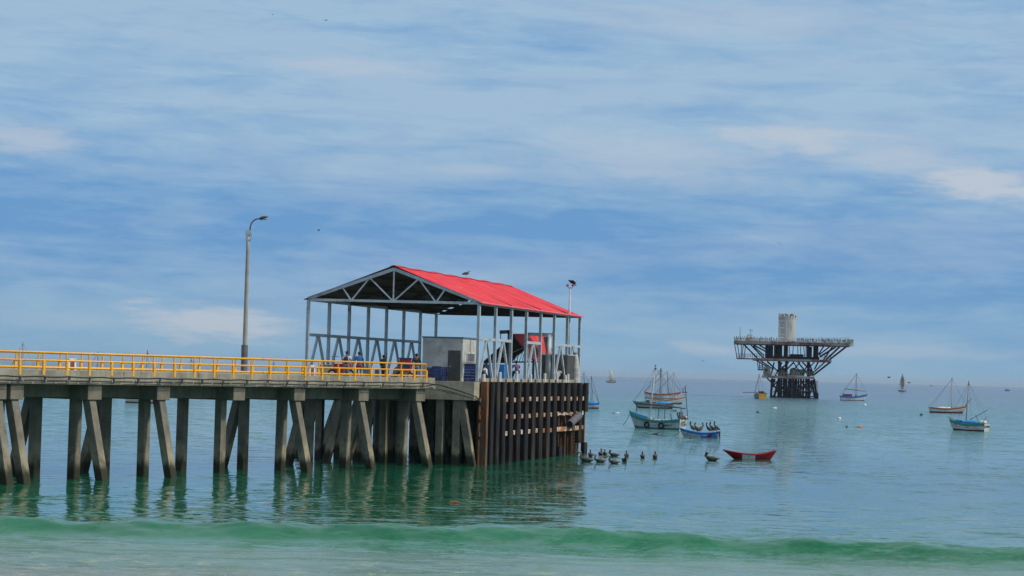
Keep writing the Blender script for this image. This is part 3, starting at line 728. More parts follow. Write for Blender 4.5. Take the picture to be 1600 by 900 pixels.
b = Wd(621, 590, 143.8); b.z = ZH + .003
ct = thing('covered_motorcycle', b, 'low grey tarpaulin covered motorcycle beside the red cart', 'motorcycle')
M_tarp = mat('grey_tarp', (.13, .14, .15), .7, 0, .2, 4, .4)
mb = MB(); rs = []
for (x_, w_, z_) in ((-.55, .1, .35), (-.45, .28, .75), (-.15, .33, .88), (.05, .3, 1.05), (.25, .26, 1.2), (.42, .2, 1.1), (.55, .1, .7)):
    rs.append([b + Vector((x_ * .6, -w_, .12)), b + Vector((x_ * .6, -w_ * .8, z_ * .7)), b + Vector((x_ * .6, 0, z_)), b + Vector((x_ * .6, w_ * .8, z_ * .7)), b + Vector((x_ * .6, w_, .12))])
mb.rings(rs); mb.build('tarp', M_tarp, ct, smooth=True)
for sx in (-.27, .27): wheel(None, b + Vector((sx, 0, .2)), .2, (0, 1, 0), ct)

# ================================================================== GANGWAY COVER, HOIST, GANTRY, TANKS on the far side
def G(px, py, yy): return Wd(px, py, yy)
YG = 169.3
gc = thing('gangway_cover', (.5, YG, ZH), 'small steep red roofed gangway cover seen through the right side of the shelter', 'roof')
a_ = G(754, 567, YG); b_ = G(802, 523, YG); c_ = G(835.5, 565, YG)           # front gable: left eave, ridge, right eave
dv = Vector((1.9, 4.2, .1)); dv2 = Vector((2.5, 4.2, .15))
def slab(p, n_, th, m, name, up):
    mb = MB(); mb.add(p + [x - up * th for x in p], [(0, 1, 2, 3), (7, 6, 5, 4), (0, 4, 5, 1), (1, 5, 6, 2), (2, 6, 7, 3), (3, 7, 4, 0)]); return mb.build(name, m, gc)
ul = Vector((-.7, 0, .7)); ur = Vector((.7, 0, .7))
# ribbed red slope facing right
mb = MB(); N = 26; vs = []; fs = []
for i in range(N + 1):
    f = i / N; o_ = ur * (.04 if i % 2 else 0)
    vs += [b_ + dv2 * f + o_, c_ + dv * f + o_]
for i in range(N): fs.append((2 * i, 2 * i + 1, 2 * i + 3, 2 * i + 2))
mb.open = True; mb.add(vs, fs); mb.build('roof_sheet', M_roof, gc)
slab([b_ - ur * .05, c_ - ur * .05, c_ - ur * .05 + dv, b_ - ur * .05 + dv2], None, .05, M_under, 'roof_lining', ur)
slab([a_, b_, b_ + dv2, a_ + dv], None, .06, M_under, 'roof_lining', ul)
mb = MB(); mb.tube(b_ + ur * .02, b_ + dv2 + ur * .02, .07, n=8); mb.build('ridge_cap', mat('roof_red_plain', (.6, .02, .03), .5), gc)
for k in range(4):
    mb = MB(); f = k / 3; A = a_ + dv * f; B = b_ + dv2 * f; C = c_ + dv * f
    mb.beam(A, B - Vector((0, 0, .1)), .1, .12, up=(0, 1, 0)); mb.beam(B - Vector((0, 0, .1)), C, .1, .12, up=(0, 1, 0)); mb.beam(A, C, .08, .1)
    mb.beam(L(A, C, .5), B, .06, .06, up=(0, 1, 0)); mb.beam(L(A, C, .3), L(A, B, .5), .05, .05, up=(0, 1, 0)); mb.beam(L(A, C, .7), L(C, B, .5), .05, .05, up=(0, 1, 0)); mb.build('truss', M_dsteel, gc)
for pt in (a_ + dv * .0 + Vector((.3, 0, 0)), c_ + Vector((-.1, 0, 0)), a_ + dv + Vector((.3, 0, 0)), c_ + dv, L(a_, c_, .52)):
    mb = MB(); mb.beam(z3(pt, ZH + .003 if pt.y < 170.2 else -1.5), pt, .16, .16, up=s_); mb.build('post', M_dsteel, gc)
mb = MB(); mb.beam(a_ + Vector((.6, -.04, .1)), L(b_, c_, .48), .05, .05); mb.beam(L(a_, c_, .55), L(b_, c_, .55), .05, .05); mb.build('brace', M_steel, gc)
# dark sheet added behind the left gable, standing in for the dark roof underside
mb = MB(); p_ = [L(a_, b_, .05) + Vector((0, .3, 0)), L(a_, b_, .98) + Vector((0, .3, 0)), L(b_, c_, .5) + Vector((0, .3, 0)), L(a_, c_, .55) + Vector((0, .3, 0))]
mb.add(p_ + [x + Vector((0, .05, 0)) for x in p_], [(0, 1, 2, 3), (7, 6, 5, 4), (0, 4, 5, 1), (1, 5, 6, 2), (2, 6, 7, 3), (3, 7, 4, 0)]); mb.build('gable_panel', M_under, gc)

ho = thing('jib_hoist', z3(G(795, 590, 168), ZH), 'dark steel jib hoist with a hanging chain beside the gangway cover', 'hoist')
q_ = G(795.5, 518, 168)
mb = MB(); mb.beam(z3(q_, ZH + .003), q_ + Vector((0, 0, .1)), .24, .24); mb.build('column', M_dsteel, ho)
mb = MB(); mb.beam(q_ + Vector((.3, 0, 0)), G(780.5, 519, 168), .24, .28); mb.build('jib', M_dsteel, ho)
mb = MB(); e_ = G(782.5, 520, 168); mb.tube(e_, e_ - Vector((0, 0, .6)), .035); mb.box(e_ - Vector((0, 0, .55)), .12, .1, .16); mb.build('chain', M_dsteel, ho)

gn = thing('gantry', z3(G(843, 590, 165.2), ZH), 'pale grey pipe gantry with a top beam standing over the gangway', 'gantry')
q1 = G(857.5, 523, 165.2); q2 = G(825, 522, 165.2)
mb = MB(); mb.tube(z3(q1, ZH + .003), q1, .2, n=12); mb.build('column', M_steel, gn, smooth=True)
mb = MB(); mb.tube(z3(q2, ZH + 1.8), q2, .11, n=10); mb.build('column', M_steel, gn)
mb = MB(); mb.beam(q2 + Vector((-.1, 0, 0)), q1 + Vector((.3, 0, 0)), .22, .25); mb.build('beam', M_steel, gn)
mb = MB(); A = G(849, 526, 164.8); B = G(855.5, 526, 164.8); C = G(855, 549, 164.8); D = G(853, 549, 164.8); p_ = [A, B, C, D]
mb.add(p_ + [x + Vector((0, .12, 0)) for x in p_], [(0, 1, 2, 3), (7, 6, 5, 4), (0, 4, 5, 1), (1, 5, 6, 2), (2, 6, 7, 3), (3, 7, 4, 0)]); mb.build('gusset', M_dsteel, gn)
mb = MB(); mb.path([G(861, 523, 165.2), G(864, 519, 165.2), G(866, 512, 165.2)], .03); mb.build('stay', M_dsteel, gn)

def boxthing(name, x0, x1, y0, yy, dep, m, lab, cat, extra=None):
    A = z3(G(x0, 590, yy), ZH + .003); B = z3(G(x1, 590, yy), ZH + .003); zt = G((x0 + x1) / 2, y0, yy).z
    o = thing(name, L(A, B, .5), lab, cat); mb = MB(); dd = s_ * dep
    mb.hexa([A, B, B + dd, A + dd] + [z3(p_, zt) for p_ in (A, B, B + dd, A + dd)]); mb.build('body', m, o, bevel=.03)
    q_ = [L(A, B, .5) + (p_ - L(A, B, .5)) * 1.03 for p_ in (A, B, B + dd, A + dd)]; mb = MB(); mb.hexa([z3(p_, zt + .003) for p_ in q_] + [z3(p_, zt + .08) for p_ in q_]); mb.build('lid', extra or m, o)
    return o
boxthing('ice_box', 752, 766, 571, 150.3, 1.6, mat('mid_blue_plastic', (.012, .10, .36), .4), 'mid blue ice box behind the seated man in the white shirt', 'box')
boxthing('ice_box', 774, 787.5, 571, 151.5, 2.2, M_btank, 'bright blue ice box in the second bay of the shelter side', 'box')
boxthing('equipment_shed', 845.5, 886, 555, 166.4, 2.2, mat('shed_dark_grey', (.055, .06, .055), .7), 'dark grey equipment shed at the far end of the platform', 'shed', M_steel)
q_ = z3(G(898.5, 590, 168.8), ZH + .003)
tk = thing('water_tank', q_, 'tall white ribbed water tank at the far right corner of the platform', 'tank')
zt = G(895, 553, 168.2).z - ZH
mb = MB(); mb.lathe(q_, [(.42, 0), (.43, .3), (.41, .33), (.40, .8), (.37, .83), (.35, 1.25), (.31, 1.28), (.24, zt - .35), (.14, zt)], 18); mb.build('body', mat('tank_off_white', (.46, .46, .44), .6, 0, .15, 1.5), tk, smooth=False)
mb = MB(); mb.lathe(q_ + Vector((0, 0, zt)), [(.14, 0), (.14, .08), (.05, .12)], 14); mb.build('cap', M_dsteel, tk)

# ================================================================== LAMPS
def lamp_main():
    tt = tx(381.5, -3.2, 580); base = PP(tt, -3.2, ZD + .003)
    yy = base.y; top = Wd(388, 361, yy); foot = Wd(381.6, 577, yy); d = (top - foot).normalized(); base = foot - d * ((foot.z - ZD) / d.z)
    o = thing('street_lamp', base, 'tall grey concrete street lamp with a curved arm on the pier deck', 'street lamp')
    H_ = (top - base).length
    mb = MB(); mb.rings([mb.ring(base + d * (H_ * f), d, .165 - .065 * f, 14) for f in np.linspace(0, 1, 9)]); mb.build('pole', mat('lamp_concrete', (.33, .33, .30), .75, 0, .12, 1), o, smooth=True)
    mb = MB(); mb.rings([mb.ring(base, d, .21, 14), mb.ring(Wd(382.3, 539, yy), d, .20, 14)]); mb.build('base_sleeve', mat('sleeve_grey', (.12, .12, .13), .6), o)
    mb = MB(); mb.box(top - d * .1, .34, .22, .3); mb.box(top - d * .55, .3, .2, .06); mb.box(top - d * .35 + Vector((.2, 0, 0)), .06, .1, .5); mb.build('bracket', M_steel, o)
    pts = [Wd(x_, y_, yy) for x_, y_ in ((390.5, 362), (391, 355), (393, 348.5), (397, 344), (402, 342), (407, 341.5))]
    mb = MB(); mb.path(pts, .045, 8); mb.build('arm', M_dsteel, o, smooth=True)
    h0 = Wd(405, 342, yy); h1 = Wd(418.5, 338.5, yy); dd = (h1 - h0).normalized(); ln = (h1 - h0).length
    mb = MB(); rs = [mb.ring(h0 + dd * (ln * f), dd, r, 10, ry=ry) for f, r, ry in ((0, .05, .04), (.15, .13, .10), (.5, .17, .11), (.85, .14, .07), (1, .05, .03))]; mb.rings(rs); hd = mb.build('lamp_head', mat('lamp_head_dark', (.06, .065, .07), .4), o, smooth=True)
    mb = MB(); mb.ell(h0 + dd * (ln * .55) - Vector((0, 0, .08)), .26, .13, .06); mb.build('lens', mat('lamp_lens', (.35, .36, .38), .2), hd, smooth=True)
    mb = MB(); mb.box(Wd(386, 583, yy - .3), .7, .4, .22); mb.build('base_block', M_white, o)
lamp_main()
def lamp2():
    yy = 168.5; top = Wd(890.8, 449, yy); base = z3(Wd(887.5, 590, yy), ZH + .003)
    o = thing('floodlight_mast', base, 'slender floodlight mast with a bird on top rising behind the shelter roof', 'lamp')
    mb = MB(); mb.rings([mb.ring(L(base, top, f), top - base, .16 - .1 * f, 10) for f in (0, .5, 1)]); mb.build('pole', M_steel, o, smooth=True)
    for sx in (-1, 1):
        mb = MB(); c = top + Vector((sx * .16, 0, .02)); mb.path([top - Vector((0, 0, .1)), c + Vector((0, 0, -.05)), c + Vector((sx * .05, 0, .12))], .035); mb.ell(c + Vector((sx * .06, 0, .14)), .12, .12, .1); mb.build('floodlight', M_patch, o)
    return top
fl_top = lamp2()

# ================================================================== PEOPLE
M_skin = mat('brown_skin', (.17, .085, .05), .6, 0, .08, 8, .02)
M_hair = mat('black_hair', (.012, .010, .010), .8)
def cloth(n_, c_): return mat(n_, c_, .9, 0, .12, 9, .2)
def skinned(name, joints, edges, rads, m, parent, sub=2, root=0):
    me = bpy.data.meshes.new(name); me.from_pydata([tuple(j) for j in joints], edges, []); me.materials.append(m)
    o = bpy.data.objects.new(name, me); COL.objects.link(o)
    md = o.modifiers.new('skin', 'SKIN'); md.use_smooth_shade = True
    if not me.skin_vertices: me.skin_vertices.new() if hasattr(me.skin_vertices, 'new') else None
    for i, v_ in enumerate(me.skin_vertices[0].data):
        r_ = rads[i]; v_.radius = r_ if isinstance(r_, tuple) else (r_, r_); v_.use_root = (i == root)
    sb = o.modifiers.new('sub', 'SUBSURF'); sb.levels = sub; sb.render_levels = sub
    if parent is not None: o.parent = parent
    return o
def person(loc, rz, lab, pose, shirt, trousers, shoes=(.5, .5, .5), hgt=1.72, bag=None, sleeves='short', hat=None):
    """Local frame: z up, person faces +Y, x to the right."""
    root = thing('person', loc, lab, 'person', rz=rz)
    k = hgt / 1.72; V = lambda x, y, z: Vector((x, y, z)) * k
    if pose in ('stand', 'arm_up', 'hold'):
        hip = V(0, 0, .92); ch = V(0, 0, 1.28); nk = V(0, .01, 1.45); hd = V(0, .02, 1.60)
        kn = [V(-.10, .02, .50), V(.11, -.03, .50)]; an = [V(-.11, 0, .08), V(.13, -.04, .08)]; to = [V(-.13, .15, .04), V(.15, .11, .04)]
        shd = [V(-.19, 0, 1.40), V(.19, 0, 1.40)]
        if pose == 'arm_up': el_ = [V(-.30, .05, 1.18), V(.34, .02, 1.52)]; wr = [V(-.26, .22, 1.05), V(.40, .05, 1.76)]
        elif pose == 'hold': el_ = [V(-.30, -.04, 1.14), V(.30, -.04, 1.14)]; wr = [V(-.22, .18, 1.04), V(.22, .18, 1.04)]
        else: el_ = [V(-.27, -.03, 1.13), V(.28, -.03, 1.13)]; wr = [V(-.29, .06, .88), V(.30, .06, .88)]
    else:   # sit
        hip = V(0, 0, .12); ch = V(0, .08, .48); nk = V(0, .13, .64); hd = V(0, .17, .79)
        kn = [V(-.12, .42, .16), V(.13, .42, .18)]; an = [V(-.13, .44, -.26 if pose == 'sit_low' else .0), V(.14, .46, -.26 if pose == 'sit_low' else .02)]
        if pose == 'sit': kn = [V(-.12, .36, .42), V(.13, .38, .42)]; an = [V(-.13, .52, .06), V(.14, .54, .06)]
        to = [an[0] + V(0, .15, -.04), an[1] + V(0, .15, -.04)]
        shd = [V(-.19, .10, .60), V(.19, .10, .60)]; el_ = [V(-.27, .22, .40), V(.27, .22, .40)]; wr = [V(-.16, .42, .42), V(.14, .44, .44)]
    # body, one skinned figure incl. head
    J = [hip, L(hip, ch, .5), ch, nk, hd - V(0, 0, .055), hd + V(0, .015, .01), hd + V(0, -.005, .085)]; E = [(0, 1), (1, 2), (2, 3), (3, 4), (4, 5), (5, 6)]
    Rr = [(.125 * k, .10 * k), (.12 * k, .09 * k), (.15 * k, .10 * k), .055 * k, .070 * k, (.085 * k, .098 * k), (.055 * k, .065 * k)]
    for i in (0, 1):
        n0 = len(J); J += [shd[i], el_[i], wr[i], wr[i] + (wr[i] - el_[i]).normalized() * .075 * k]; E += [(2, n0), (n0, n0 + 1), (n0 + 1, n0 + 2), (n0 + 2, n0 + 3)]
        Rr += [.062 * k, .045 * k, .030 * k, (.035 * k, .022 * k)]
        # fingers and thumb
        hp = len(J) - 1; hdv = (wr[i] - el_[i]).normalized(); sdv = Vector((1, 0, 0)) if abs(hdv.x) < .8 else Vector((0, 1, 0)); sdv = (sdv - hdv * sdv.dot(hdv)).normalized()
        for kf in (-1.5, -.5, .5, 1.5):
            n1 = len(J); J += [J[hp] + hdv * .05 * k + sdv * (.018 * kf * k), J[hp] + hdv * (.085 - abs(kf - .3) * .008) * k + sdv * (.019 * kf * k) + Vector((0, .02, -.01)) * k]; E += [(hp, n1), (n1, n1 + 1)]; Rr += [.009, .007]
        n1 = len(J); J += [J[hp - 1] + hdv * .05 * k + sdv * .05 * k]; E += [(hp - 1, n1)]; Rr += [.010]
        n0 = len(J); J += [L(hip, kn[i], .12) + V(-.09 if i == 0 else .09, 0, -.02), kn[i], L(kn[i], an[i], .45), an[i], to[i]]; E += [(0, n0), (n0, n0 + 1), (n0 + 1, n0 + 2), (n0 + 2, n0 + 3), (n0 + 3, n0 + 4)]
        Rr += [.088 * k, .058 * k, .056 * k, .036 * k, (.04 * k, .028 * k)]
    body = skinned('body', J, E, Rr, M_skin, root, 1)
    # nose, ears, eyes as modelled face features, part of the head
    mb = MB(); hc = hd + V(0, 0, .02)
    mb.ell(hc + V(0, .105, -.02), .014 * k, .020 * k, .024 * k, 6, 4)
    for sx in (-1, 1): mb.ell(hc + V(sx * .088, 0, -.01), .012 * k, .022 * k, .032 * k, 6, 4)
    mb.build('face', M_skin, root, smooth=True, local=True)
    mb = MB()
    for sx in (-1, 1): mb.ell(hc + V(sx * .034, .092, .012), .014 * k, .008 * k, .007 * k, 6, 4)
    mb.box(hc + V(0, .094, -.062), .05 * k, .01, .008 * k); mb.build('eyes', M_hair, root, local=True)
    mb = MB(); mb.ell(hd + V(0, -.018, .055), .098 * k, .108 * k, .098 * k, 12, 8); mb.build('hair' if not hat else 'cap', M_hair if not hat else hat, root, smooth=True, local=True)
    # shirt
    J = [L(hip, ch, -.08), L(hip, ch, .5), ch, L(ch, nk, .62)]; E = [(0, 1), (1, 2), (2, 3)]; Rr = [(.150 * k, .125 * k), (.150 * k, .118 * k), (.168 * k, .122 * k), .075 * k]
    for i in (0, 1):
        n0 = len(J); J += [shd[i], L(shd[i], el_[i], .75) if sleeves == 'short' else el_[i]]; E += [(2, n0), (n0, n0 + 1)]; Rr += [.080 * k, .070 * k if sleeves == 'short' else .055 * k]
        if sleeves == 'long': J += [L(el_[i], wr[i], .95)]; E += [(n0 + 1, n0 + 2)]; Rr += [.042 * k]
    skinned('shirt', J, E, Rr, shirt, root, 1)
    # trousers / shorts
    cut = trousers[1]; J = [L(hip, ch, .06)]; E = []; Rr = [(.150 * k, .125 * k)]
    for i in (0, 1):
        n0 = len(J); J += [L(hip, kn[i], .14) + V(-.09 if i == 0 else .09, 0, -.02), L(hip, kn[i], .95)]; E += [(0, n0), (n0, n0 + 1)]; Rr += [.112 * k, .085 * k]
        if cut == 'long': J += [L(kn[i], an[i], .95)]; E += [(n0 + 1, n0 + 2)]; Rr += [.065 * k]
    skinned('trousers', J, E, Rr, trousers[0], root, 1)
    for i in (0, 1):
        mb = MB(); mb.ell(L(an[i], to[i], .5) + V(0, .0, -.015), .05 * k, .13 * k, .05 * k, 8, 6); mb.build('shoe', shoes if not isinstance(shoes, tuple) else mat('pale_shoe', shoes, .7), root, smooth=True, local=True)
    if bag:
        mb = MB(); bc = ch + V(0, -.20, -.10); mb.ell(bc, .15 * k, .10 * k, .23 * k, 10, 8); bg_ = mb.build('backpack', bag, root, smooth=True, local=True)
        mb = MB()
        for sx in (-1, 1): mb.path([ch + V(sx * .1, -.14, .1), ch + V(sx * .11, -.02, .19), ch + V(sx * .11, .13, .06), ch + V(sx * .12, .10, -.12)], .014 * k)
        mb.build('strap', bag, bg_, local=True)
    return root
def at_deck(px, yy, z=None): p_ = Wd(px, 590, yy); return (p_.x, yy, (z if z is not None else ZH) + .01)
person(at_deck(541, 139.6, ZD), R(-8), 'man in a white t-shirt with a dark bag, back turned, on the pier', 'hold', cloth('white_cotton', (.66, .64, .68)), (cloth('grey_trousers', (.16, .18, .20)), 'long'), (.6, .6, .6), 1.80, bag=cloth('navy_bag', (.02, .025, .05)))
person(at_deck(560.5, 139.8, ZD), R(6), 'man in a bright blue t-shirt and dark red shorts, back turned, on the pier', 'stand', cloth('blue_cotton', (.01, .13, .42)), (cloth('dark_red_shorts', (.23, .02, .04)), 'short'), (.6, .6, .55), 1.78)
person(at_deck(598.5, 144.8), R(-60), 'person in dark clothes with a green shirt front raising one arm under the shelter', 'arm_up', cloth('green_dark', (.03, .12, .04)), (cloth('dark_trousers', (.02, .022, .04)), 'long'), (.55, .55, .55), 1.62, bag=cloth('navy_bag', (.02, .025, .05)))
person(at_deck(650, 141.6), R(0), 'man in a black jacket and grey trousers beside the red cargo cart', 'stand', cloth('black_jacket', (.018, .018, .022)), (cloth('grey_trousers', (.16, .18, .20)), 'long'), (.4, .4, .4), 1.76, sleeves='long')
person(tuple(FW(fb(760, -.2, 590), -.2, ZH + .30)), R(75), 'man in a white t-shirt sitting on the kerb at the front corner of the platform', 'sit', cloth('white_cotton2', (.62, .62, .62)), (cloth('dark_trousers', (.02, .022, .04)), 'long'), (.15, .15, .15), 1.7, hat=cloth('dark_cap', (.02, .02, .03)))
def striped():
    m = bpy.data.materials.new('red_blue_stripes'); m.use_nodes = True; q = NT(m.node_tree); q.n.clear()
    tc = q.new('ShaderNodeTexCoord'); z = q.new('ShaderNodeSeparateXYZ', {0: tc.outputs['Object']}).outputs[2]
    st = q.math('GREATER_THAN', q.math('FRACT', q.math('MULTIPLY', z, 7.0)), .5)
    p = q.new('ShaderNodeBsdfPrincipled', {'Base Color': q.mix(st, (.38, .03, .05), (.10, .14, .28)), 'Roughness': .9})
    q.l.new(p.outputs[0], q.new('ShaderNodeOutputMaterial').inputs[0]); return m
b = fb(807.5, -.35, 590)
person(tuple(FW(b, -.35, ZH + .62)), R(20), 'person in a red and blue striped shirt seated in the third shelter bay', 'sit_low', striped(), (cloth('dark_trousers', (.02, .022, .04)), 'long'), (.2, .2, .2), 1.75)
b = fb(872.5, -.3, 590)
person(tuple(FW(b, -.3, ZH + .28)), R(10), 'person in a black and white top on the far kerb, left of the pair', 'sit', cloth('grey_white_top', (.38, .40, .45)), (cloth('dark_trousers', (.02, .022, .04)), 'long'), (.3, .3, .3), 1.7)
b = fb(880.5, -.3, 590)
person(tuple(FW(b, -.3, ZH + .28)), R(-10), 'person with a navy and pink backpack on the far kerb, right of the pair', 'sit', cloth('dark_navy', (.02, .02, .05)), (cloth('dark_trousers', (.02, .022, .04)), 'long'), (.3, .3, .3), 1.7, bag=cloth('navy_pink_bag', (.035, .025, .12)))

# ================================================================== BOATS
def hull(Lh, Bm, zb, zm, zs_, keel=-.35, bowrake=.7, stern=.75, nz=None, n=16, fine=1.0, stern_rake=.1, doub=False):
    """Loft of a boat in local coordinates: bow at +X. Returns sections of (x, [(y,z)...])"""
    secs = []
    for i in range(n + 1):
        f = i / n; x = -Lh / 2 + Lh * f                       # 0 stern .. 1 bow
        sheer = zm + (zb - zm) * max(0, (f - .42) / .58) ** 2.0 + (zs_ - zm) * max(0, (.42 - f) / .42) ** 1.8
        w = 1 - max(0, (f - .45) / .55) ** (2.1 * fine)
        w *= stern + (1 - stern) * min(1, f / .4) ** .8
        if doub: w = 1 - abs(2 * f - 1) ** 2.4
        secs.append((x, max(.02, w) * Bm / 2, sheer, f))
    return secs
def boat(px, py, ang, Lh, Bm, fb_, cols, lab, group='fishing boats at anchor', masts=(), boom=None, name='fishing_boat', cat='boat', extras=(), keel=-.3, rk=0.0, stern_w=.78, loc=None, tyres=(), bands=None, sheer_in=True, yy=None, dull=None, inner=None):
    """ang: heading of the bow in degrees, 0 = +X (right), 90 = away. cols: list of (z fraction from waterline to sheer, material)."""
    p_ = Wz(px, py, 0) if loc is None else Vector(loc)
    o = thing(name, (p_.x, p_.y, 0), lab, cat, group, rz=R(ang))
    zb, zm, zs2 = fb_
    secs = hull(Lh, Bm, zb, zm, zs2, stern=stern_w)
    lv = [0.0] + [c[0] for c in cols]; mats_ = [c[1] for c in cols]
    mb = MB(); rows = []
    for (x, w, sh_, f) in secs:
        row = []
        kz = keel * (1 - max(0, (f - .8) / .2) ** 2)
        prof = []
        for t_ in [0, .12] + lv[1:]:
            pass
        pts = [(0.0, kz)]
        pts.append((w * (.62 + .0 * f), kz * .45))
        for q0 in lv:
            z = sh_ * q0; ww = w * (.80 + .20 * q0 ** .8) * (1 - .32 * max(0, (f - .6) / .4) * (1 - q0))
            xr = x * (1 - rk * (1 - q0)) + (Lh * .13 * max(0, (f - .5) / .5) ** 2) * (q0 - .4) - (Lh * .025 * (q0 - .3) if f < .05 else 0)
            pts.append((ww, z, xr))
        full = []
        for side in (1, -1):
            r_ = [(p3_[2] if len(p3_) > 2 else x * (1 - rk * 1.1) - Lh * .06 * max(0, (f - .5) / .5) ** 2, side * p3_[0], p3_[1]) for p3_ in pts]
            full.append(r_)
        rows.append(full)
    npt = len(rows[0][0])
    for side in (0, 1):
        vs = [p3_ for r_ in rows for p3_ in r_[side]]
        for k in range(len(rows) - 1):
            for j in range(npt - 1):
                mi = 0 if j < 2 else j - 2
                quad = [rows[k][side][j], rows[k + 1][side][j], rows[k + 1][side][j + 1], rows[k][side][j + 1]]
                if side: quad = quad[::-1]
                mb.add(quad, [(0, 1, 2, 3)], mi)
    # transom
    A, B = rows[0]
    for j in range(npt - 1):
        mi = 0 if j < 2 else j - 2
        mb.add([A[j], A[j + 1], B[j + 1], B[j]], [(0, 1, 2, 3)], mi if dull is None else len(mats_))
    mb.open = True
    if dull is not None: mats_ = mats_ + [dull]
    import bmesh as _b
    ho_ = mb.build('hull', mats_, o, local=True)
    bm = _b.new(); bm.from_mesh(ho_.data); _b.ops.remove_doubles(bm, verts=bm.verts, dist=.002); _b.ops.recalc_face_normals(bm, faces=bm.faces); bm.to_mesh(ho_.data); bm.free()
    sol = ho_.modifiers.new('thickness', 'SOLIDIFY'); sol.thickness = .05; sol.offset = -1; ho_.data.materials.append(inner or M_wood); sol.material_offset = len(ho_.data.materials)
    # deck (inside)
    vs = []; fs = []
    for k, r_ in enumerate(rows):
        a = Vector(r_[0][-1]); b = Vector(r_[1][-1]); dn = .50 * min(1, secs[k][2] / .9)
        vs += [a * 1 - Vector((0, .05 if a.y > .1 else 0, dn)), b - Vector((0, -.05 if b.y < -.1 else 0, dn))]
    for k in range(len(rows) - 1): fs.append((2 * k, 2 * k + 1, 2 * k + 3, 2 * k + 2))
    mb = MB(); mb.open = True; mb.add(vs, fs); mb.build('deck', inner or M_wood, o, local=True)
    # gunwale strake
    for side in (0, 1):
        mb = MB(); mb.path([Vector(r_[side][-1]) + Vector((0, 0, .02)) for r_ in rows], .05 if Lh < 7 else .07, 6); mb.build('gunwale', cols[-1][1], o, local=True)
    for (mx, mh, rad, m_, lean) in masts:
        top = Vector((mx + lean, 0, mh)); mb = MB(); mb.rings([mb.ring(L(Vector((mx, 0, .1)), top, f), (0, 0, 1), rad * (1 - .45 * f), 8) for f in (0, .5, 1)])
        mo = mb.build('mast', m_, o, smooth=True, local=True)
        mb = MB(); mb.box(top, rad * 1.5, rad * 1.5, rad * 2.2); mb.ell(top + Vector((0, 0, -mh * .05)), rad * 1.1, rad * 1.1, rad * 2.0); mb.build('mast_head', M_rope, mo, local=True)
        mb = MB(); rr = .011 * max(1, p_.y / 230)
        e1 = Vector(rows[-1][0][-1]); e0 = Vector(rows[0][0][-1])
        for e_ in (Vector((e1.x, 0, e1.z)), Vector((e0.x, e0.y, e0.z)), Vector((e0.x, -e0.y, e0.z)), Vector((mx - .4, Bm * .46, zm)), Vector((mx - .4, -Bm * .46, zm)), Vector((mx + .8, Bm * .44, zm))):
            mb.tube(top - Vector((0, 0, .15)), e_, rr, n=4)
        mb.build('rigging', M_rope, o, local=True)
    if boom:
        a, b, r_ = boom; mb = MB(); mb.path([a, L(Vector(a), Vector(b), .5) + Vector((0, 0, .08)), b], [r_, r_ * 1.2, r_ * .8], 6); mb.build('boom', M_rope, o, smooth=True, local=True)
    for (tx_, sd_) in tyres:
        sx = min(secs, key=lambda q_: abs(q_[0] - tx_)); c = Vector((tx_, sd_ * (sx[1] * .93 + .07), sx[2] * .42)); mb = MB(); rs = []
        R0 = .30; r1 = .095; N = 18
        for i in range(N + 1):
            th = 2 * math.pi * i / N; cc = c + Vector((math.cos(th) * R0, 0, math.sin(th) * R0)); rd = Vector((math.cos(th), 0, math.sin(th)))
            rs.append([cc + rd * (math.cos(2 * math.pi * j / 8) * r1) + Vector((0, math.sin(2 * math.pi * j / 8) * r1, 0)) for j in range(8)])
        mb.rings(rs); mb.build('tyre_fender', M_black, o, smooth=True, local=True)
    return o, rows, secs
def paint(n_, c_, g=None): return mat(n_, c_, .45, 0, .10, 1.5, .05, grime=g or tuple(v_ * .55 for v_ in c_), grime_amt=.35, gscale=1.8)
bW = paint('hull_white', (.60, .62, .60)); bG = paint('hull_pale_grey', (.42, .46, .46)); bT = paint('trim_turquoise', (.02, .30, .27)); bB = paint('trim_blue', (.02, .16, .50)); bD = paint('bottom_dark', (.03, .05, .06))
bR = paint('hull_red', (.33, .012, .018)); bM = paint('bottom_maroon', (.12, .02, .04)); bO = paint('trim_orange', (.48, .13, .04)); bY = paint('hull_yellow', (.75, .38, .02)); bLB = paint('cover_light_blue', (.03, .27, .62)); bS = paint('hull_sea_grey', (.16, .23, .26))
bGr = paint('bottom_green', (.04, .14, .13)); bStr = paint('thin_red_stripe', (.22, .03, .03))

# turquoise boat (nearest of the moored ones)
o, rows, secs = boat(1027, 670, 147, 6.9, 2.3, (2.05, 1.0, 1.25), [(.16, bGr), (.70, bG), (.76, bStr), (1.0, bT)], 'pale grey boat with turquoise gunwale and two tyres, moored behind the pelican skiff',
    masts=((1.2, 7.6, .085, M_mastw, -.75),), boom=((3.0, .1, 2.95), (-3.9, .2, 2.55), .085), tyres=((.9, 1), (-1.1, 1)), dull=bW, inner=bB)
mb = MB()
for (a, b) in (((2.9, .1, 1.9), (2.9, .1, 3.0)), ((-3.4, .7, 1.2), (-3.5, .5, 2.6)), ((-3.8, -.6, 1.2), (-3.8, .2, 5.2)), ((-1.0, .1, 1.0), (-1.0, 0, 2.8)), ((-.2, .3, .9), (-.25, .2, 2.6)), ((-2.3, .6, 1.1), (-2.0, .5, 1.9))): mb.tube(a, b, .045, n=6)
mb.build('crutch', M_rope, o, local=True)
mb = MB(); mb.box((1.0, .1, 1.1), .5, .5, .5); mb.ell((0, .2, .95), .8, .5, .25); mb.ell((-1.3, .1, 1.0), .6, .4, .2); mb.build('gear', M_patch, o, local=True)
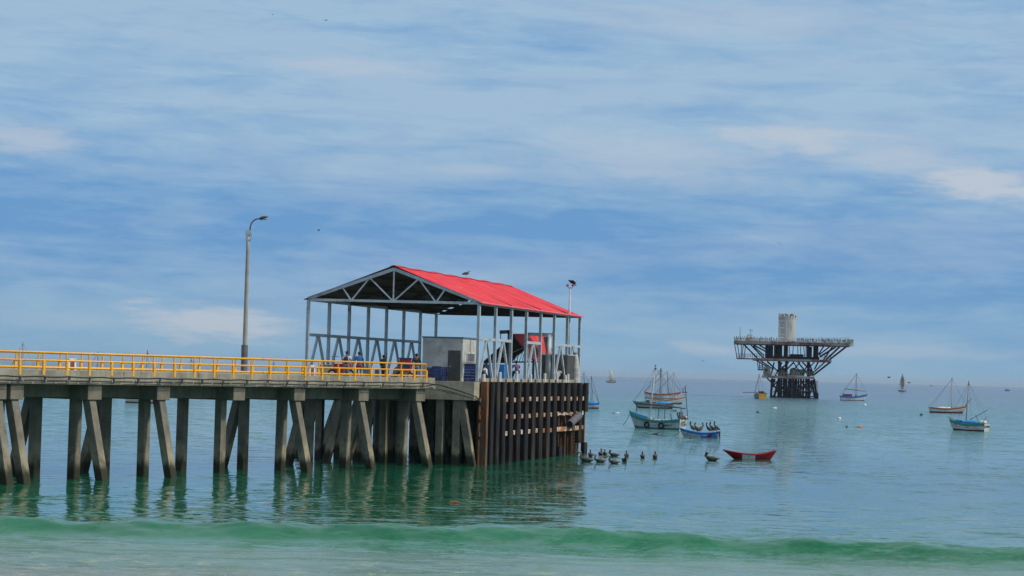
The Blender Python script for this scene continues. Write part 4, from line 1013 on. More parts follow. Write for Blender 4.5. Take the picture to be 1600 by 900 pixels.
for (tx_, z_, sz) in ((-2.0, .52, .36),):
    sx = min(secs, key=lambda q_: abs(q_[0] - tx_)); lettering('Jeisin II', sz, M_cable, o, (tx_, sx[1] * .955 + .02, z_), (R(86), 0, R(180)))
for z_, tt_ in ((.92, 'MARIA'), (.58, 'DEL MAR')): lettering(tt_, .34, M_cable, o, (-3.58 - .03 * z_, 0, z_), (R(90), 0, R(-90)))
ar = thing('anchor_rope', Wz(988, 648, .5), 'slack dark rope from the bow of the turquoise boat into the water', 'rope')
mb = MB(); y0 = Wz(985, 665).y + 3; mb.path([Wd(984, 645, y0), Wd(981.5, 652, y0), Wd(977, 660, y0), Wd(972, 666.2, y0)], .035, 5); mb.build('rope', M_rope, ar)

# pelican skiff
sk, rows, secs = boat(1094, 683.5, 168, 3.85, 1.25, (.92, .46, .62), [(.70, bG), (1.0, bB)], 'small blue and grey skiff with standing pelicans, moored behind the turquoise boat stern', name='skiff', masts=(), inner=bB, group='open skiffs')
def side_patch(o, secs, xa, xb, q0, q1, m, side=1, name='painted_panel', slant=0.0):
    mb = MB(); vs = []; N = 8
    for i in range(N + 1):
        for j, qf in enumerate((q0, q1)):
            x = xa + (xb - xa) * i / N + (slant if j else 0)
            i0 = max(0, min(len(secs) - 2, int((x - secs[0][0]) / (secs[1][0] - secs[0][0])))); f_ = (x - secs[i0][0]) / (secs[i0 + 1][0] - secs[i0][0]); f_ = max(0, min(1, f_))
            w = secs[i0][1] * (1 - f_) + secs[i0 + 1][1] * f_; sh_ = secs[i0][2] * (1 - f_) + secs[i0 + 1][2] * f_; ff = secs[i0][3] * (1 - f_) + secs[i0 + 1][3] * f_
            ww = w * (.80 + .20 * max(qf, .001) ** .8) * (1 - .32 * max(0, (ff - .6) / .4) * (1 - qf)) + .022
            vs.append((x, side * ww, sh_ * qf))
    mb.add(vs, [(2 * i, 2 * i + 1, 2 * i + 3, 2 * i + 2) for i in range(N)]); mb.open = True
    ob_ = mb.build(name, m, o, local=True); so_ = ob_.modifiers.new('t', 'SOLIDIFY'); so_.thickness = .012; so_.offset = 0
    return ob_
side_patch(sk, secs, -1.85, -.15, 0, .98, bB, slant=.15)
pr_ = side_patch(sk, secs, -1.15, -.75, .0, .99, paint('panel_dark_red', (.22, .01, .05)), slant=-.3); pr_.location = (0, .012, 0)
lettering('Juana', .26, M_white, sk, (-.48, .60, .28), (R(86), 0, R(180)))
mb = MB(); mb.box((-2.0, 0, .45), .22, .3, .5); mb.box((-2.05, 0, .1), .12, .12, .6); mb.build('outboard_motor', mat('motor_brown', (.12, .06, .04), .6), sk, local=True)
ar = thing('anchor_rope', Wz(1062, 680, .1), 'thin mooring rope slanting from the bow of the pelican skiff', 'rope')
mb = MB(); y0 = Wz(1066, 681).y; mb.path([Wd(1066.5, 671, y0), Wd(1060, 677, y0), Wd(1054, 680.2, y0)], .025, 5); mb.build('rope', M_rope, ar)

# red dinghy
rd, rows, secs = boat(1173, 718, 180, 3.75, 1.3, (.68, .38, .72), [(1.0, bR)], 'red rowing dinghy with a white square on its side, floating alone at right', name='dinghy', inner=bR, group=None, stern_w=.55, rk=.20)
side_patch(rd, secs, -.28, .72, .02, .99, bW)
mb = MB(); mb.box((.3, 0, .3), .25, 1.1, .05); mb.box((-.9, 0, .38), .25, .9, .05); mb.build('thwart', bW, rd, local=True)

boat(1034, 623, 3, 9.8, 2.8, (2.1, 1.35, 1.9), [(.12, bD), (.72, bW), (1.0, bO)], 'white boat with orange gunwale stripe and two bare masts, behind the blue covered boat', masts=((-.3, 8.6, .12, M_wood, 0), (2.2, 8.0, .10, M_wood, -.8)))
o, *_ = boat(1043, 631, 12, 7.6, 2.2, (1.7, .9, 1.2), [(.28, bM), (.86, bW), (1.0, bO)], 'low white boat with maroon bottom and orange rail, half hidden behind the blue covered boat', masts=((1.3, 7.4, .08, M_mastw, .1),))
o, rows, secs = boat(1022, 638, 176, 7.4, 2.2, (1.35, .9, 1.15), [(.25, bM), (.62, bG), (.72, bM), (1.0, bS)], 'grey boat with a light blue cover and small wheelhouse, behind the turquoise boat mast', masts=((-1.1, 7.9, .10, M_wood, 0),))
mb = MB(); mb.ell((-1.9, 0, 1.05), 1.7, .8, .35, 12, 6); mb.build('cover', bLB, o, local=True, smooth=True)
mb = MB(); mb.box((1.3, 0, 1.25), .8, .9, .7); mb.ell((2.1, 0, 1.0), 1.2, .8, .35, 10, 5); mb.build('wheelhouse', paint('dark_teal', (.03, .07, .08)), o, local=True)
# half hidden boat behind the fender wall
o, rows, secs = boat(912, 638, 180, 5.6, 2.0, (1.4, .8, 1.1), [(.25, bM), (.7, bW), (1.0, bLB)], 'blue and white boat whose stern shows past the right end of the fender wall', masts=((-1.35, 6.0, .09, M_wood, 0), (0, 6.8, .08, M_wood, .1)))
mb = MB(); mb.ell((-1.5, 0, 1.0), 1.1, .7, .35, 12, 6); mb.build('cover', bLB, o, local=True, smooth=True)
# boat with yellow stern at the rig
o, rows, secs = boat(1186, 623, 100, 7.5, 3.4, (1.9, 1.4, 1.7), [(.2, bD), (1.0, bS)], 'dark boat with a yellow stern at the left foot of the oil rig', masts=((.5, 8.0, .13, M_wood, 0),), dull=bY, boom=((.5, 5.4, 1.9), (-1, -1, 2.1), .1))
mb = MB(); mb.box((-2.4, 0, 1.9), 1.2, 1.6, 1.2); mb.box((-2.2, -1.4, 1.6), .8, .8, .8); mb.build('gear', M_cable, o, local=True)
# blue white boat right of the rig
o, rows, secs = boat(1333, 626, 8, 8.6, 2.6, (2.3, 1.3, 1.5), [(.14, bM), (.70, bW), (1.0, bB)], 'white and blue fishing boat with a low boom, anchored right of the oil rig', masts=((.9, 9.2, .11, M_wood, .1),), boom=((-3.2, 0, 3.9), (4.2, 0, 3.2), .10))
mb = MB(); mb.box((-1.7, 0, 1.8), 2.2, 1.4, .8); mb.build('wheelhouse', paint('maroon_house', (.15, .04, .04)), o, local=True)
mb = MB(); mb.ell((-3.2, 0, 1.9), .6, .7, .5); mb.ell((1.0, 0, 1.6), .4, .4, .5); mb.build('gear', M_dsteel, o, local=True)
# white orange boat at right
o, rows, secs = boat(1480, 645.5, 6, 7.6, 2.2, (1.65, .95, 1.2), [(.32, bM), (.78, bW), (1.0, bO)], 'white boat with an orange gunwale behind the blue covered boat at far right', masts=((.95, 7.6, .11, M_mastw, 0),), boom=((5.6, 0, 3.5), (4.0, 0, 1.6), .06))
mb = MB(); mb.ell((-1.2, 0, 1.15), 1.0, .6, .2); mb.ell((.1, 0, 1.15), .7, .5, .2); mb.build('gear', M_white, o, local=True)
# blue covered boat at far right
o, rows, secs = boat(1514, 673, 140, 5.3, 2.1, (1.5, .9, 1.05), [(.20, bM), (.66, bW), (.74, M_patch), (1.0, bT)], 'white boat with turquoise gunwale and bright blue cover at far right', masts=((.5, 6.7, .075, M_wood, -.35),), dull=bW)
mb = MB(); mb.ell((-.3, 0, 1.12), 1.5, .75, .34, 12, 6); mb.ell((1.6, 0, 1.3), .8, .5, .22, 10, 5); mb.build('cover', bLB, o, local=True, smooth=True)
mb = MB(); mb.ell((-2.0, -.2, 1.2), .5, .5, .28); mb.build('gear', M_white, o, local=True)
mb = MB()
for (a, b) in (((2.4, .1, 1.5), (3.3, 0, 1.75)), ((-2.0, .9, 1.0), (-1.4, .8, 2.2)), ((-2.3, .7, 1.0), (-2.9, .6, 2.0)), ((1, -.5, 1.0), (-1.6, -2.2, 2.9))): mb.tube(a, b, .04, n=6)
mb.build('crutch', M_rope, o, local=True)
lettering('Luis Miguel', .36, M_cable, o, (-2.72, 0, .68), (R(90), 0, R(-90)))
ar = thing('anchor_rope', Wz(1489, 660, .5), 'dark anchor rope at the bow of the blue covered boat at far right', 'rope')
y0 = Wz(1490, 668).y + 2; mb = MB(); mb.path([Wd(1488.5, 658, y0), Wd(1487, 664, y0), Wd(1484.5, 670, y0)], .03, 5); mb.build('rope', M_rope, ar)

# sailing boats
def sail(o, pts, m):
    mb = MB(); A, B, C = [Vector(p_) for p_ in pts]; N = 10; vs = []; fs = []
    for i in range(N + 1):
        for j in range(N + 1 - i):
            u_, v_ = i / N, j / N; w_ = 1 - u_ - v_
            vs.append(A * w_ + B * u_ + C * v_ + Vector((.0, 1, 0)) * (5.0 * u_ * v_ + 4.0 * w_ * v_) * ((B - A).length * .08))
    k = 0; ids = {}
    for i in range(N + 1):
        for j in range(N + 1 - i): ids[i, j] = k; k += 1
    for i in range(N):
        for j in range(N - i):
            fs.append((ids[i, j], ids[i + 1, j], ids[i, j + 1]))
            if j < N - i - 1: fs.append((ids[i + 1, j], ids[i + 1, j + 1], ids[i, j + 1]))
    mb.open = True; mb.add(vs, fs); ob_ = mb.build('sail', m, o, local=True, smooth=True); so_ = ob_.modifiers.new('t', 'SOLIDIFY'); so_.thickness = .06
M_sail = mat('cream_sail', (.72, .68, .55), .8, 0, .06, .4, .1); M_sail2 = mat('grey_sail', (.40, .35, .28), .85, 0, .2, .3, .1)
o, *_ = boat(955, 598, 180, 9.0, 2.6, (1.5, .9, 1.3), [(.3, bD), (.8, bW), (1.0, bD)], 'distant sailing boat with one cream triangular sail left of centre sea', group='sailing boats', name='sailing_boat', masts=((.3, 9, .12, M_wood, 0),))
sail(o, ((-3.5, .3, 1.4), (2.9, .3, 1.6), (1.0, .3, 13.6)), M_sail)
o, *_ = boat(1409, 612.3, 120, 8.0, 2.6, (1.4, .9, 1.2), [(.3, bD), (.8, bW), (1.0, bD)], 'distant sailing boat with a tall tan sail right of the oil rig', group='sailing boats', name='sailing_boat', masts=((.0, 11, .14, M_wood, 0),))
mb = MB(); vs = []; fs = []
prof_ = [(0, .2), (1.6, 1.5), (3.5, 2.3), (6, 2.6), (8, 2.1), (10, 1.0), (11.8, .1)]
for z, w in prof_:
    for j in range(5): f = j / 4 - .5; vs.append((-.6 + .6 * math.cos(f * 3), f * w * 1.3 - .2, z + 1.6))
for k in range(len(prof_) - 1):
    for j in range(4): fs.append((k * 5 + j, k * 5 + j + 1, k * 5 + 6 + j, k * 5 + 5 + j))
mb.open = True; mb.add(vs, fs); ob_ = mb.build('sail', M_sail2, o, local=True, smooth=True); ob_.modifiers.new('t', 'SOLIDIFY').thickness = .06; ob_.rotation_euler = (0, 0, R(-30))
o, *_ = boat(1456, 601.6, 180, 9.0, 2.6, (1.5, .9, 1.3), [(.3, bD), (1.0, bW)], 'tiny white sail on the horizon above the white boat with orange gunwale', group='sailing boats', name='sailing_boat', loc=(Wd(1456, 600, 6500).x, 6500, 0), masts=((.3, 9, .2, M_wood, 0),))
sail(o, ((-4, .3, 1.4), (4, .3, 1.6), (1.0, .3, 12.5)), mat('pale_sail', (.8, .8, .8), .8))
o, *_ = boat(1574, 611, 0, 6.8, 2.4, (1.4, 1.0, 1.2), [(.5, bD), (1.0, bB)], 'small motor boat with a pale blue canopy near the horizon at far right', group=None, name='motor_boat')
mb = MB(); mb.box((-.3, 0, 2.6), 4.4, 1.8, .35); [mb.tube((x_, y_, .9), (x_, y_, 2.5), .07) for x_ in (-2.2, 1.6) for y_ in (-.8, .8)]; mb.box((-.6, 0, 1.6), 2.6, 1.4, 1.2); mb.build('canopy', bLB, o, local=True)
# boats behind the pier: hulls hidden by its beams, masts rise above the railing
for k, (px, wy, top, Lh, ang, lab, cc) in enumerate((
    (33, 613, 535, 7.5, 10, 'boat behind the left end of the pier, tall mast above the railing', bW),
    (59, 613, 553, 6.0, 170, 'boat behind the left end of the pier with a shorter dark mast', bG),
    (151, 620, 550, 7.0, 20, 'boat behind the pier whose mast rises over the second bay', bW),
    (228, 630, 548, 6.4, 0, 'white boat with red stern seen between the pier piles', bW),
    (297, 616, 560, 6.0, 165, 'boat behind the pier with a dark furled mast left of the street lamp', bG),
    (426, 618, 565, 6.0, 8, 'boat behind the pier with a thin mast right of the street lamp', bW))):
    p_ = Wz(px, wy); zt = Wd(px, top, p_.y).z
    boat(px, wy, ang, Lh, 2.1, (1.35, .8, 1.1), [(.25, bStr), (.75, cc), (1.0, bB)], lab, group='boats moored behind the pier', masts=((0, zt, .085, M_wood, 0),))
o_ = thing('spar_marker', Wz(1070, 613.5), 'thin leaning dark spar with a float, standing in the water right of the moored boats', 'marker')
q_ = Wz(1070, 613.5); mb = MB(); mb.tube(q_ - Vector((1.2, 0, .3)), Wd(1072.5, 601, q_.y), .13, .08); mb.tube(q_ + Vector((-.8, 0, 1.0)), Wd(1066.5, 606, q_.y), .10); mb.build('spar', M_rope, o_)
mb = MB(); mb.ell(q_ + Vector((0, 0, .1)), 1.3, .5, .35); mb.build('float', M_rope, o_)

# ------------------------------------------------------------------ buoys and floating things
def buoy(px, py, r, m, lab, cat='buoy', name='buoy', grp='mooring buoys', flat=.75):
    p_ = Wz(px, py); mb = MB(); mb.ell((0, 0, r * .25), r, r, r * flat, 12, 8); o = mb.build(name, m, smooth=True); o.location = p_
    mb = MB(); mb.tube((0, 0, r * .5), (0, 0, r * 1.35), r * .14); mb.ell((0, 0, r * 1.4), r * .2, r * .2, r * .15, 8, 4); mb.build('lifting_eye', M_rope, o, local=True)
    tag(o, lab, cat, grp); return o
M_bw = mat('buoy_white', (.75, .75, .72), .5); M_bk = mat('buoy_black', (.02, .02, .025), .6); M_bo = mat('buoy_orange', (.7, .30, .05), .5)
buoy(1351, 633.5, .48, M_bw, 'white buoy just below the white and blue boat right of the rig')
buoy(1311, 654.5, .33, M_bw, 'white buoy between the rig and the orange float')
buoy(1439.5, 649, .34, M_bk, 'black round buoy left of the two boats at far right')
buoy(1072.5, 652.5, .25, M_bw, 'white buoy beside the stern of the turquoise boat')
buoy(1184, 645, .30, M_bk, 'small dark buoy below the boat with the yellow stern')
buoy(1323, 667.5, .18, M_bk, 'tiny dark buoy left of the orange float')
buoy(1079, 685.5, .12, M_bk, 'tiny dark float under the pelican skiff')
for (px, py, r, m, lab) in ((964, 646, .42, M_bw, 'white flat float in open water between the fender wall and the turquoise boat'), (1210, 638, .55, M_bw, 'pale flat float in the water just below the oil rig'), (1344, 667.5, .36, M_bo, 'orange flat float in open water right of centre'), (1054, 642.5, .40, M_bk, 'dark float seen just above the turquoise boat boom'), (1024, 679, .32, M_bk, 'dark float in the water below the turquoise boat')):
    p_ = Wz(px, py); mb = MB(); mb.ell((0, 0, .06), r, r * .5, r * .28, 12, 6); mb.ell((r * .5, 0, .1), r * .45, r * .4, r * .34, 10, 6); o = mb.build('float', m, smooth=True); o.location = p_; tag(o, lab, 'float', 'floats')
    mb = MB(); mb.path([(-r, 0, .05), (-r * 1.5, .1, .03), (-r * 2.0, -.1, .02)], .03); mb.build('rope_tail', M_rope, o, local=True)
p_ = Wz(708, 786); mb = MB(); mb.path([(-.16, 0, .02), (0, .02, .04), (.12, 0, .06), (.3, .03, .03)], [.04, .06, .045, .02], 6); mb.path([(0, 0, .03), (-.18, .05, .16)], .01, 4); o = mb.build('driftwood', mat('driftwood_orange', (.38, .12, .03), .7)); o.location = p_; tag(o, 'small orange brown piece of driftwood floating in front of the pier head', 'driftwood')

M_net = mat('net_heap', (.05, .11, .09), .95, 0, .4, 8, .6)
random.seed(5)
for o in [x for x in COL.objects if x.name.startswith('fishing_boat')]:
    mb = MB()
    for k in range(3): mb.ell((random.uniform(-1.6, 1.2), random.uniform(-.35, .35), .72 + random.uniform(0, .2)), random.uniform(.3, .6), random.uniform(.25, .4), random.uniform(.18, .32), 9, 5)
    mb.build('net_heap', M_net, o, local=True, smooth=True)
    mb = MB()
    for k in range(4): mb.ell((random.uniform(-2.0, 1.5), random.uniform(-.5, .5), .95 + random.uniform(0, .1)), .13, .13, .13, 8, 5)
    mb.box((random.uniform(-1, 1), .2, 1.0), .5, .4, .3); mb.build('net_float', random.choice((M_bo, M_bw, M_patch)), o, local=True, smooth=False)
# ================================================================== BIRDS
def pelican(kind):
    """facing +X, sitting on the water at z=0 or standing on its feet at z=0"""
    o = bpy.data.objects.new('pelican', None); COL.objects.link(o); o.empty_display_size = .2; o['category'] = 'pelican'
    up = .34 if kind == 'stand' else 0.0; tilt = R(-38) if kind == 'stand' else R(-4)
    rot = Matrix.Rotation(tilt, 3, 'Y')
    bc = Vector((0, 0, .13 + up))
    mb = MB(); secs_ = [(-.46, .015, .02, .08), (-.36, .06, .05, .06), (-.22, .13, .12, .03), (0, .17, .17, 0), (.18, .15, .16, 0), (.30, .09, .11, .03), (.36, .05, .06, .06)]
    rs = []
    for x, w, h, z in secs_:
        rs.append([bc + rot @ Vector((x, math.cos(2 * math.pi * i / 12) * w, z + math.sin(2 * math.pi * i / 12) * h)) for i in range(12)])
    n0 = bc + rot @ Vector((.30, 0, .06))
    mb.rings(rs)
    if kind == 'tuck': npts = [n0, n0 + Vector((.08, 0, .08)), n0 + Vector((.06, 0, .17)), n0 + Vector((-.01, 0, .25)), n0 + Vector((.03, 0, .31))]; hdp = n0 + Vector((.06, 0, .32)); bill = n0 + Vector((.20, 0, .02))
    elif kind == 'stand': npts = [n0, n0 + Vector((.10, 0, .08)), n0 + Vector((.10, 0, .22)), n0 + Vector((.02, 0, .34)), n0 + Vector((.05, 0, .44))]; hdp = n0 + Vector((.08, 0, .45)); bill = n0 + Vector((.20, 0, .10))
    else: npts = [n0, n0 + Vector((.12, 0, .10)), n0 + Vector((.10, 0, .22)), n0 + Vector((.05, 0, .32)), n0 + Vector((.12, 0, .40))]; hdp = n0 + Vector((.15, 0, .40)); bill = n0 + Vector((.52, 0, .22))
    body = mb.build('body', M_hide, o, smooth=True, local=True)
    mb = MB(); mb.ell(hdp + Vector((-.02, 0, .022)), .062, .044, .038, 8, 6); mb.build('crown', mat('pelican_crown', (.62, .56, .42), .8), o, smooth=True, local=True)
    mb = MB(); mb.path(npts, [.085, .068, .056, .05, .05], 8); mb.ell(hdp, .062, .042, .045, 8, 6); mb.build('neck', M_hide if kind != 'float' else mat('pelican_neck_brown', (.10, .07, .05), .8), o, smooth=True, local=True)
    mb = MB(); d = (bill - hdp); mb.rings([mb.ring(hdp + d * f, d, r_, 8, ry=r_ * q_) for f, r_, q_ in ((.08, .032, 1), (.35, .030, 1.5), (.7, .020, 1.2), (1.0, .006, 1))]); mb.build('bill', M_pbill, o, smooth=True, local=True)
    for sy in (-1, 1):
        mb = MB(); rs = []
        for x, w, h in ((-.44, .01, .02), (-.25, .03, .08), (0, .04, .11), (.2, .03, .08), (.27, .01, .03)):
            rs.append([bc + rot @ Vector((x, sy * (.15 + math.cos(2 * math.pi * i / 8) * w - abs(x) * .18), .06 + math.sin(2 * math.pi * i / 8) * h)) for i in range(8)])
        mb.rings(rs); mb.build('wing', mat('pelican_wing', (.13, .11, .09), .8, 0, .4, 12), o, smooth=True, local=True)
    if kind == 'stand':
        for sy in (-.06, .06):
            mb = MB(); mb.tube((-.02, sy, 0.02), (-.02, sy, .30), .014, n=6); mb.box((.03, sy, .012), .12, .08, .02); mb.build('leg', M_pbill, o, local=True)
    return o
protos = {k_: pelican(k_) for k_ in ('float', 'tuck', 'stand')}
used = {}
def put_pelican(kind, loc, rz, lab, group, sc=1.0):
    if kind not in used: o = protos[kind]; used[kind] = 1; o.location = loc; o.rotation_euler = (0, 0, rz); o.scale = (sc,) * 3
    else: o = copy_thing(protos[kind], loc, rz); o.scale = (sc,) * 3
    o['label'] = lab; o['group'] = group; return o
GF = 'pelicans floating off the fender wall'
for (px, py, kind, ang, lab) in ((938, 722.5, 'float', 180, 'pelican floating nearest the fender wall in front row, bill pointing left'), (960, 724.5, 'float', 195, 'pelican in the front row, second from the fender wall, bill lowered left'),
    (917, 722, 'float', 170, 'pelican floating tight against the foot of the fender wall'), (922.5, 713, 'tuck', 90, 'pelican just beyond the right corner of the fender wall, neck upright'), (938.5, 711, 'tuck', 80, 'pelican in the back row, leftmost, neck upright'),
    (945.5, 711.5, 'tuck', 260, 'small looking pelican in the back row next to the leftmost one'), (960, 713, 'tuck', 180, 'pelican in the middle of the back row with a pale head'), (979, 714, 'tuck', 265, 'pelican at the right end of the back row with a pale head'),
    (975.5, 721.5, 'tuck', 280, 'pelican in the front row, rightmost, facing the shore'), (1004, 715.5, 'tuck', 90, 'lone pelican seen from behind, left one of the two apart from the group'), (1023.5, 715.5, 'tuck', 85, 'lone pelican seen from behind, right one of the two apart from the group'),
    (1113, 720, 'tuck', 172, 'dark pelican floating left of the red dinghy')):
    q_ = Wz(px, py); put_pelican(kind, (q_.x, q_.y, -.03), R(ang), lab, GF, (1.08 + .12 * math.sin(px * 1.7)) if px != 1113 else 1.25)
# on boats
def on_boat(bo, lx, ly, lz): 
    a = bo.rotation_euler.z; return Vector((bo.location.x + lx * math.cos(a) - ly * math.sin(a), bo.location.y + lx * math.sin(a) + ly * math.cos(a), lz))
GS = 'pelicans standing on the moored boats'
for (lx, ly, lz, ang, lab) in ((.75, .2, .50, 165, 'pelican standing on the skiff nearest its bow'), (.30, .1, .42, 200, 'pelican standing second from the skiff bow'), (.02, -.15, .42, 20, 'pelican standing in the middle of the skiff with raised neck'),
                               (-.95, .25, .46, 195, 'pelican on the skiff, leftmost of the stern trio'), (-1.3, -.1, .50, 170, 'pelican on the skiff, middle of the stern trio'), (-1.75, .1, .58, 150, 'pelican at the very stern of the skiff')):
    put_pelican('stand', on_boat(sk, lx, ly, lz), R(ang), lab, GS, 1.0)
tb = [o_ for o_ in COL.objects if o_.name.startswith('fishing_boat')][0]
for (lx, ly, ang, lab) in ((-3.3, .5, 160, 'pelican on the stern of the turquoise boat, leftmost'), (-3.3, -.0, 175, 'pelican on the stern of the turquoise boat, middle one'), (-3.3, -.55, 140, 'pelican on the stern of the turquoise boat, rightmost')):
    put_pelican('stand', on_boat(tb, lx, ly, .95), R(ang), lab, GS, 1.0)
def seabird(perched=True):
    o = bpy.data.objects.new('cormorant' if perched else 'seabird', None); COL.objects.link(o); o.empty_display_size = .1; o['category'] = 'bird'
    if perched:
        mb = MB(); mb.path([(-.20, 0, .02), (-.10, 0, .18), (0, 0, .34), (.06, 0, .46), (.05, 0, .58), (.07, 0, .68)], [.03, .085, .11, .08, .042, .035], 8)
        mb.ell((.09, 0, .71), .06, .04, .04, 8, 5); mb.path([(.12, 0, .71), (.24, 0, .72)], [.018, .006], 6); mb.build('body', M_bird, o, smooth=True, local=True)
        mb = MB(); mb.tube((0, .04, 0), (0, .04, .2), .02, n=5); mb.tube((0, -.04, 0), (0, -.04, .2), .02, n=5); mb.build('legs', M_bird, o, local=True)
    else:
        mb = MB(); mb.path([(-.4, 0, 0), (-.2, 0, 0), (0, 0, .02), (.2, 0, .02), (.36, 0, .03)], [.02, .06, .09, .06, .02], 8); mb.build('body', M_bird, o, smooth=True, local=True)
        for sy in (-1, 1):
            mb = MB(); mb.add([(.15, 0, .03), (-.12, 0, .03), (-.1, sy * .5, .22), (.14, sy * .5, .24), (-.22, sy * 1.0, .12), (-.12, sy * 1.0, .13), (.15, 0, .0), (-.12, 0, 0), (-.1, sy * .5, .2), (.14, sy * .5, .22), (-.22, sy * 1.0, .11), (-.12, sy * 1.0, .12)],
                [(0, 1, 2, 3), (3, 2, 4, 5), (9, 8, 7, 6), (11, 10, 8, 9), (0, 3, 9, 6), (3, 5, 11, 9), (1, 7, 8, 2), (2, 8, 10, 4), (4, 10, 11, 5)]); mb.build('wing', M_bird, o, local=True)
    return o
cor = seabird(True); fly = seabird(False)
# ridge bird and mast bird (frigate-like with folded wings)
def put_fly(first, px, py, yy, lab, sc, rz, g_=None, roll=0.0):
    p_ = Wd(px, py, yy); o = fly if first else copy_thing(fly, p_, rz); o.location = p_; o.rotation_euler = (roll, 0, rz); o.scale = (sc,) * 3; o['label'] = lab
    if g_: o['group'] = g_
put_fly(True, 1217.5, 381, 260, 'black bird flying in the clear sky above the oil rig', .42, R(70), 'birds in flight', R(40))
for (px, py, yy, lab, sc, rz) in ((509, 32, 420, 'tiny dark bird high in the sky left of centre', .8, 1), (498, 360, 400, 'tiny dark bird in the sky right of the street lamp', .8, .3), (1389, 590, 500, 'tiny bird low over the sea left of the tan sail', 1.1, .2),
    (1420.5, 598.5, 560, 'tiny bird low over the sea right of the tan sail', 1.1, 2.5), (426, 23, 500, 'very small bird at the top of the sky left of centre', .5, .5), (1098, 564, 520, 'very small bird in the sky left of the oil rig', .6, .5)):
    put_fly(False, px, py, yy, lab, sc, rz, 'birds in flight')
def gull(loc, rz, lab, m1, m2):
    o = thing('gull', loc, lab, 'bird', rz=rz)
    mb = MB(); mb.path([(-.30, 0, .12), (-.16, 0, .17), (0, 0, .20), (.12, 0, .22), (.17, 0, .29)], [.015, .07, .10, .085, .045], 10); mb.build('body', m1, o, smooth=True, local=True)
    mb = MB(); mb.ell((.19, 0, .34), .06, .045, .05, 8, 6); mb.path([(.24, 0, .34), (.31, 0, .32)], [.015, .005], 5); mb.build('head', m2, o, smooth=True, local=True)
    mb = MB(); mb.tube((0, .03, 0), (0, .03, .13), .01, n=5); mb.tube((0, -.03, 0), (0, -.03, .13), .01, n=5); mb.build('legs', M_pbill, o, local=True)
    return o
q_ = L(rf, rb, .585); g_ = gull((q_.x, q_.y, ZR_ + .22), R(0), 'dark backed gull with a pale head standing on the red roof ridge', M_dsteel, M_pneck); g_.scale = (1.15,) * 3
fr_ = thing('frigatebird', fl_top + Vector((.1, 0, .25)), 'black bird with half open wings perched on the floodlight mast', 'bird')
b0 = fl_top + Vector((.1, 0, .27)); mb = MB(); mb.path([b0 + Vector((-.32, 0, .42)), b0 + Vector((-.2, 0, .34)), b0 + Vector((-.02, 0, .2)), b0 + Vector((.25, 0, .05)), b0 + Vector((.55, 0, -.2))], [.05, .10, .13, .09, .02], 8); mb.build('body', M_bird, fr_, smooth=True)
for sg in (-1, 1):
    mb = MB(); A = [b0 + Vector((-.2, sg * .08, .36)), b0 + Vector((.15, sg * .25, .42)), b0 + Vector((.5, sg * .35, .12)), b0 + Vector((.2, sg * .12, .05))]; mb.add(A + [p_ + Vector((0, sg * .02, -.03)) for p_ in A], [(0, 1, 2, 3), (7, 6, 5, 4), (0, 4, 5, 1), (1, 5, 6, 2), (2, 6, 7, 3), (3, 7, 4, 0)]); mb.build('wing', M_bird, fr_)

fr_.scale = (.75,) * 3
# ================================================================== OIL RIG
YR = 772.0
RW = Vector((ray(1240, 600).x, ray(1240, 600).y, 0)).normalized()
def RG(cx, cy, dy_=0.0):     # enlarged-crop coordinates to the rig's own plane, then pushed back by dy_
    r_ = ray(1140 + cx / 5.625, 480 + cy / 5.625); k_ = YR / (r_.x * RW.x + r_.y * RW.y)       # the rig faces the shore squarely
    return Vector((r_.x * k_, r_.y * k_, CAMZ + r_.z * k_)) + RW * dy_
M_rg = mat('rig_dark_steel', (.018, .019, .030), .8, 0, .4, .5, .1, spec=.2, grime=(.10, .05, .035), grime_amt=.4, gscale=.4)
M_rgd = mat('rig_deck_rust', (.26, .075, .055), .85, 0, .4, .5, .1, grime=(.40, .35, .29), grime_amt=.9, gscale=.12)
M_guano = mat('guano_crust', (.62, .59, .52), .9, 0, .25, .6, .2, grime=(.10, .09, .085), grime_amt=.6, gscale=.7)
M_tow = mat('tower_grey', (.40, .42, .42), .7, 0, .12, .25, .1, grime=(.25, .22, .20), grime_amt=.35, gscale=.3, stretch=4)
M_rgh = mat('rig_hut_beige', (.33, .31, .24), .8, 0, .15, .5)
rc = RG(560, 800); rig = thing('oil_platform', (rc.x + RW.x * 9, rc.y + RW.y * 9, 0), 'old rusty oil platform crowded with seabirds standing in the sea', 'oil platform')
D0, D1 = -2.0, 22.0
def rbox(cx0, cy0, cx1, cy1, d0, d1, m, name, thick=None):
    cm = (cx0 + cx1) / 2; ca = (cy0 + cy1) / 2; zt = RG(cm, cy0).z; zb = RG(cm, cy1).z
    q4 = [RG(cx0, ca, d0), RG(cx1, ca, d0), RG(cx1, ca, d1), RG(cx0, ca, d1)]
    mb = MB(); mb.hexa([z3(p_, zb) for p_ in q4] + [z3(p_, zt) for p_ in q4]); return mb.build(name, m, rig)
rbox(40, 309, 1060, 332, D0 - 2, D1 + 2, M_rgd, 'top_deck')
rbox(40, 296, 1065, 308.6, D0 - 2.2, D1 + 2, M_guano, 'guano_crust')
rbox(1032, 284, 1085, 340, D0 - 3, D0 + 8, M_guano, 'deck_end')
rbox(200, 455, 895, 474, D0 - .5, D1, M_rgd, 'middle_deck'); rbox(62, 447, 225, 457, D0, D0 + 9, M_rgd, 'gallery_floor')
rbox(285, 604, 745, 626, D0, D1 - 3, M_rgd, 'lower_deck')
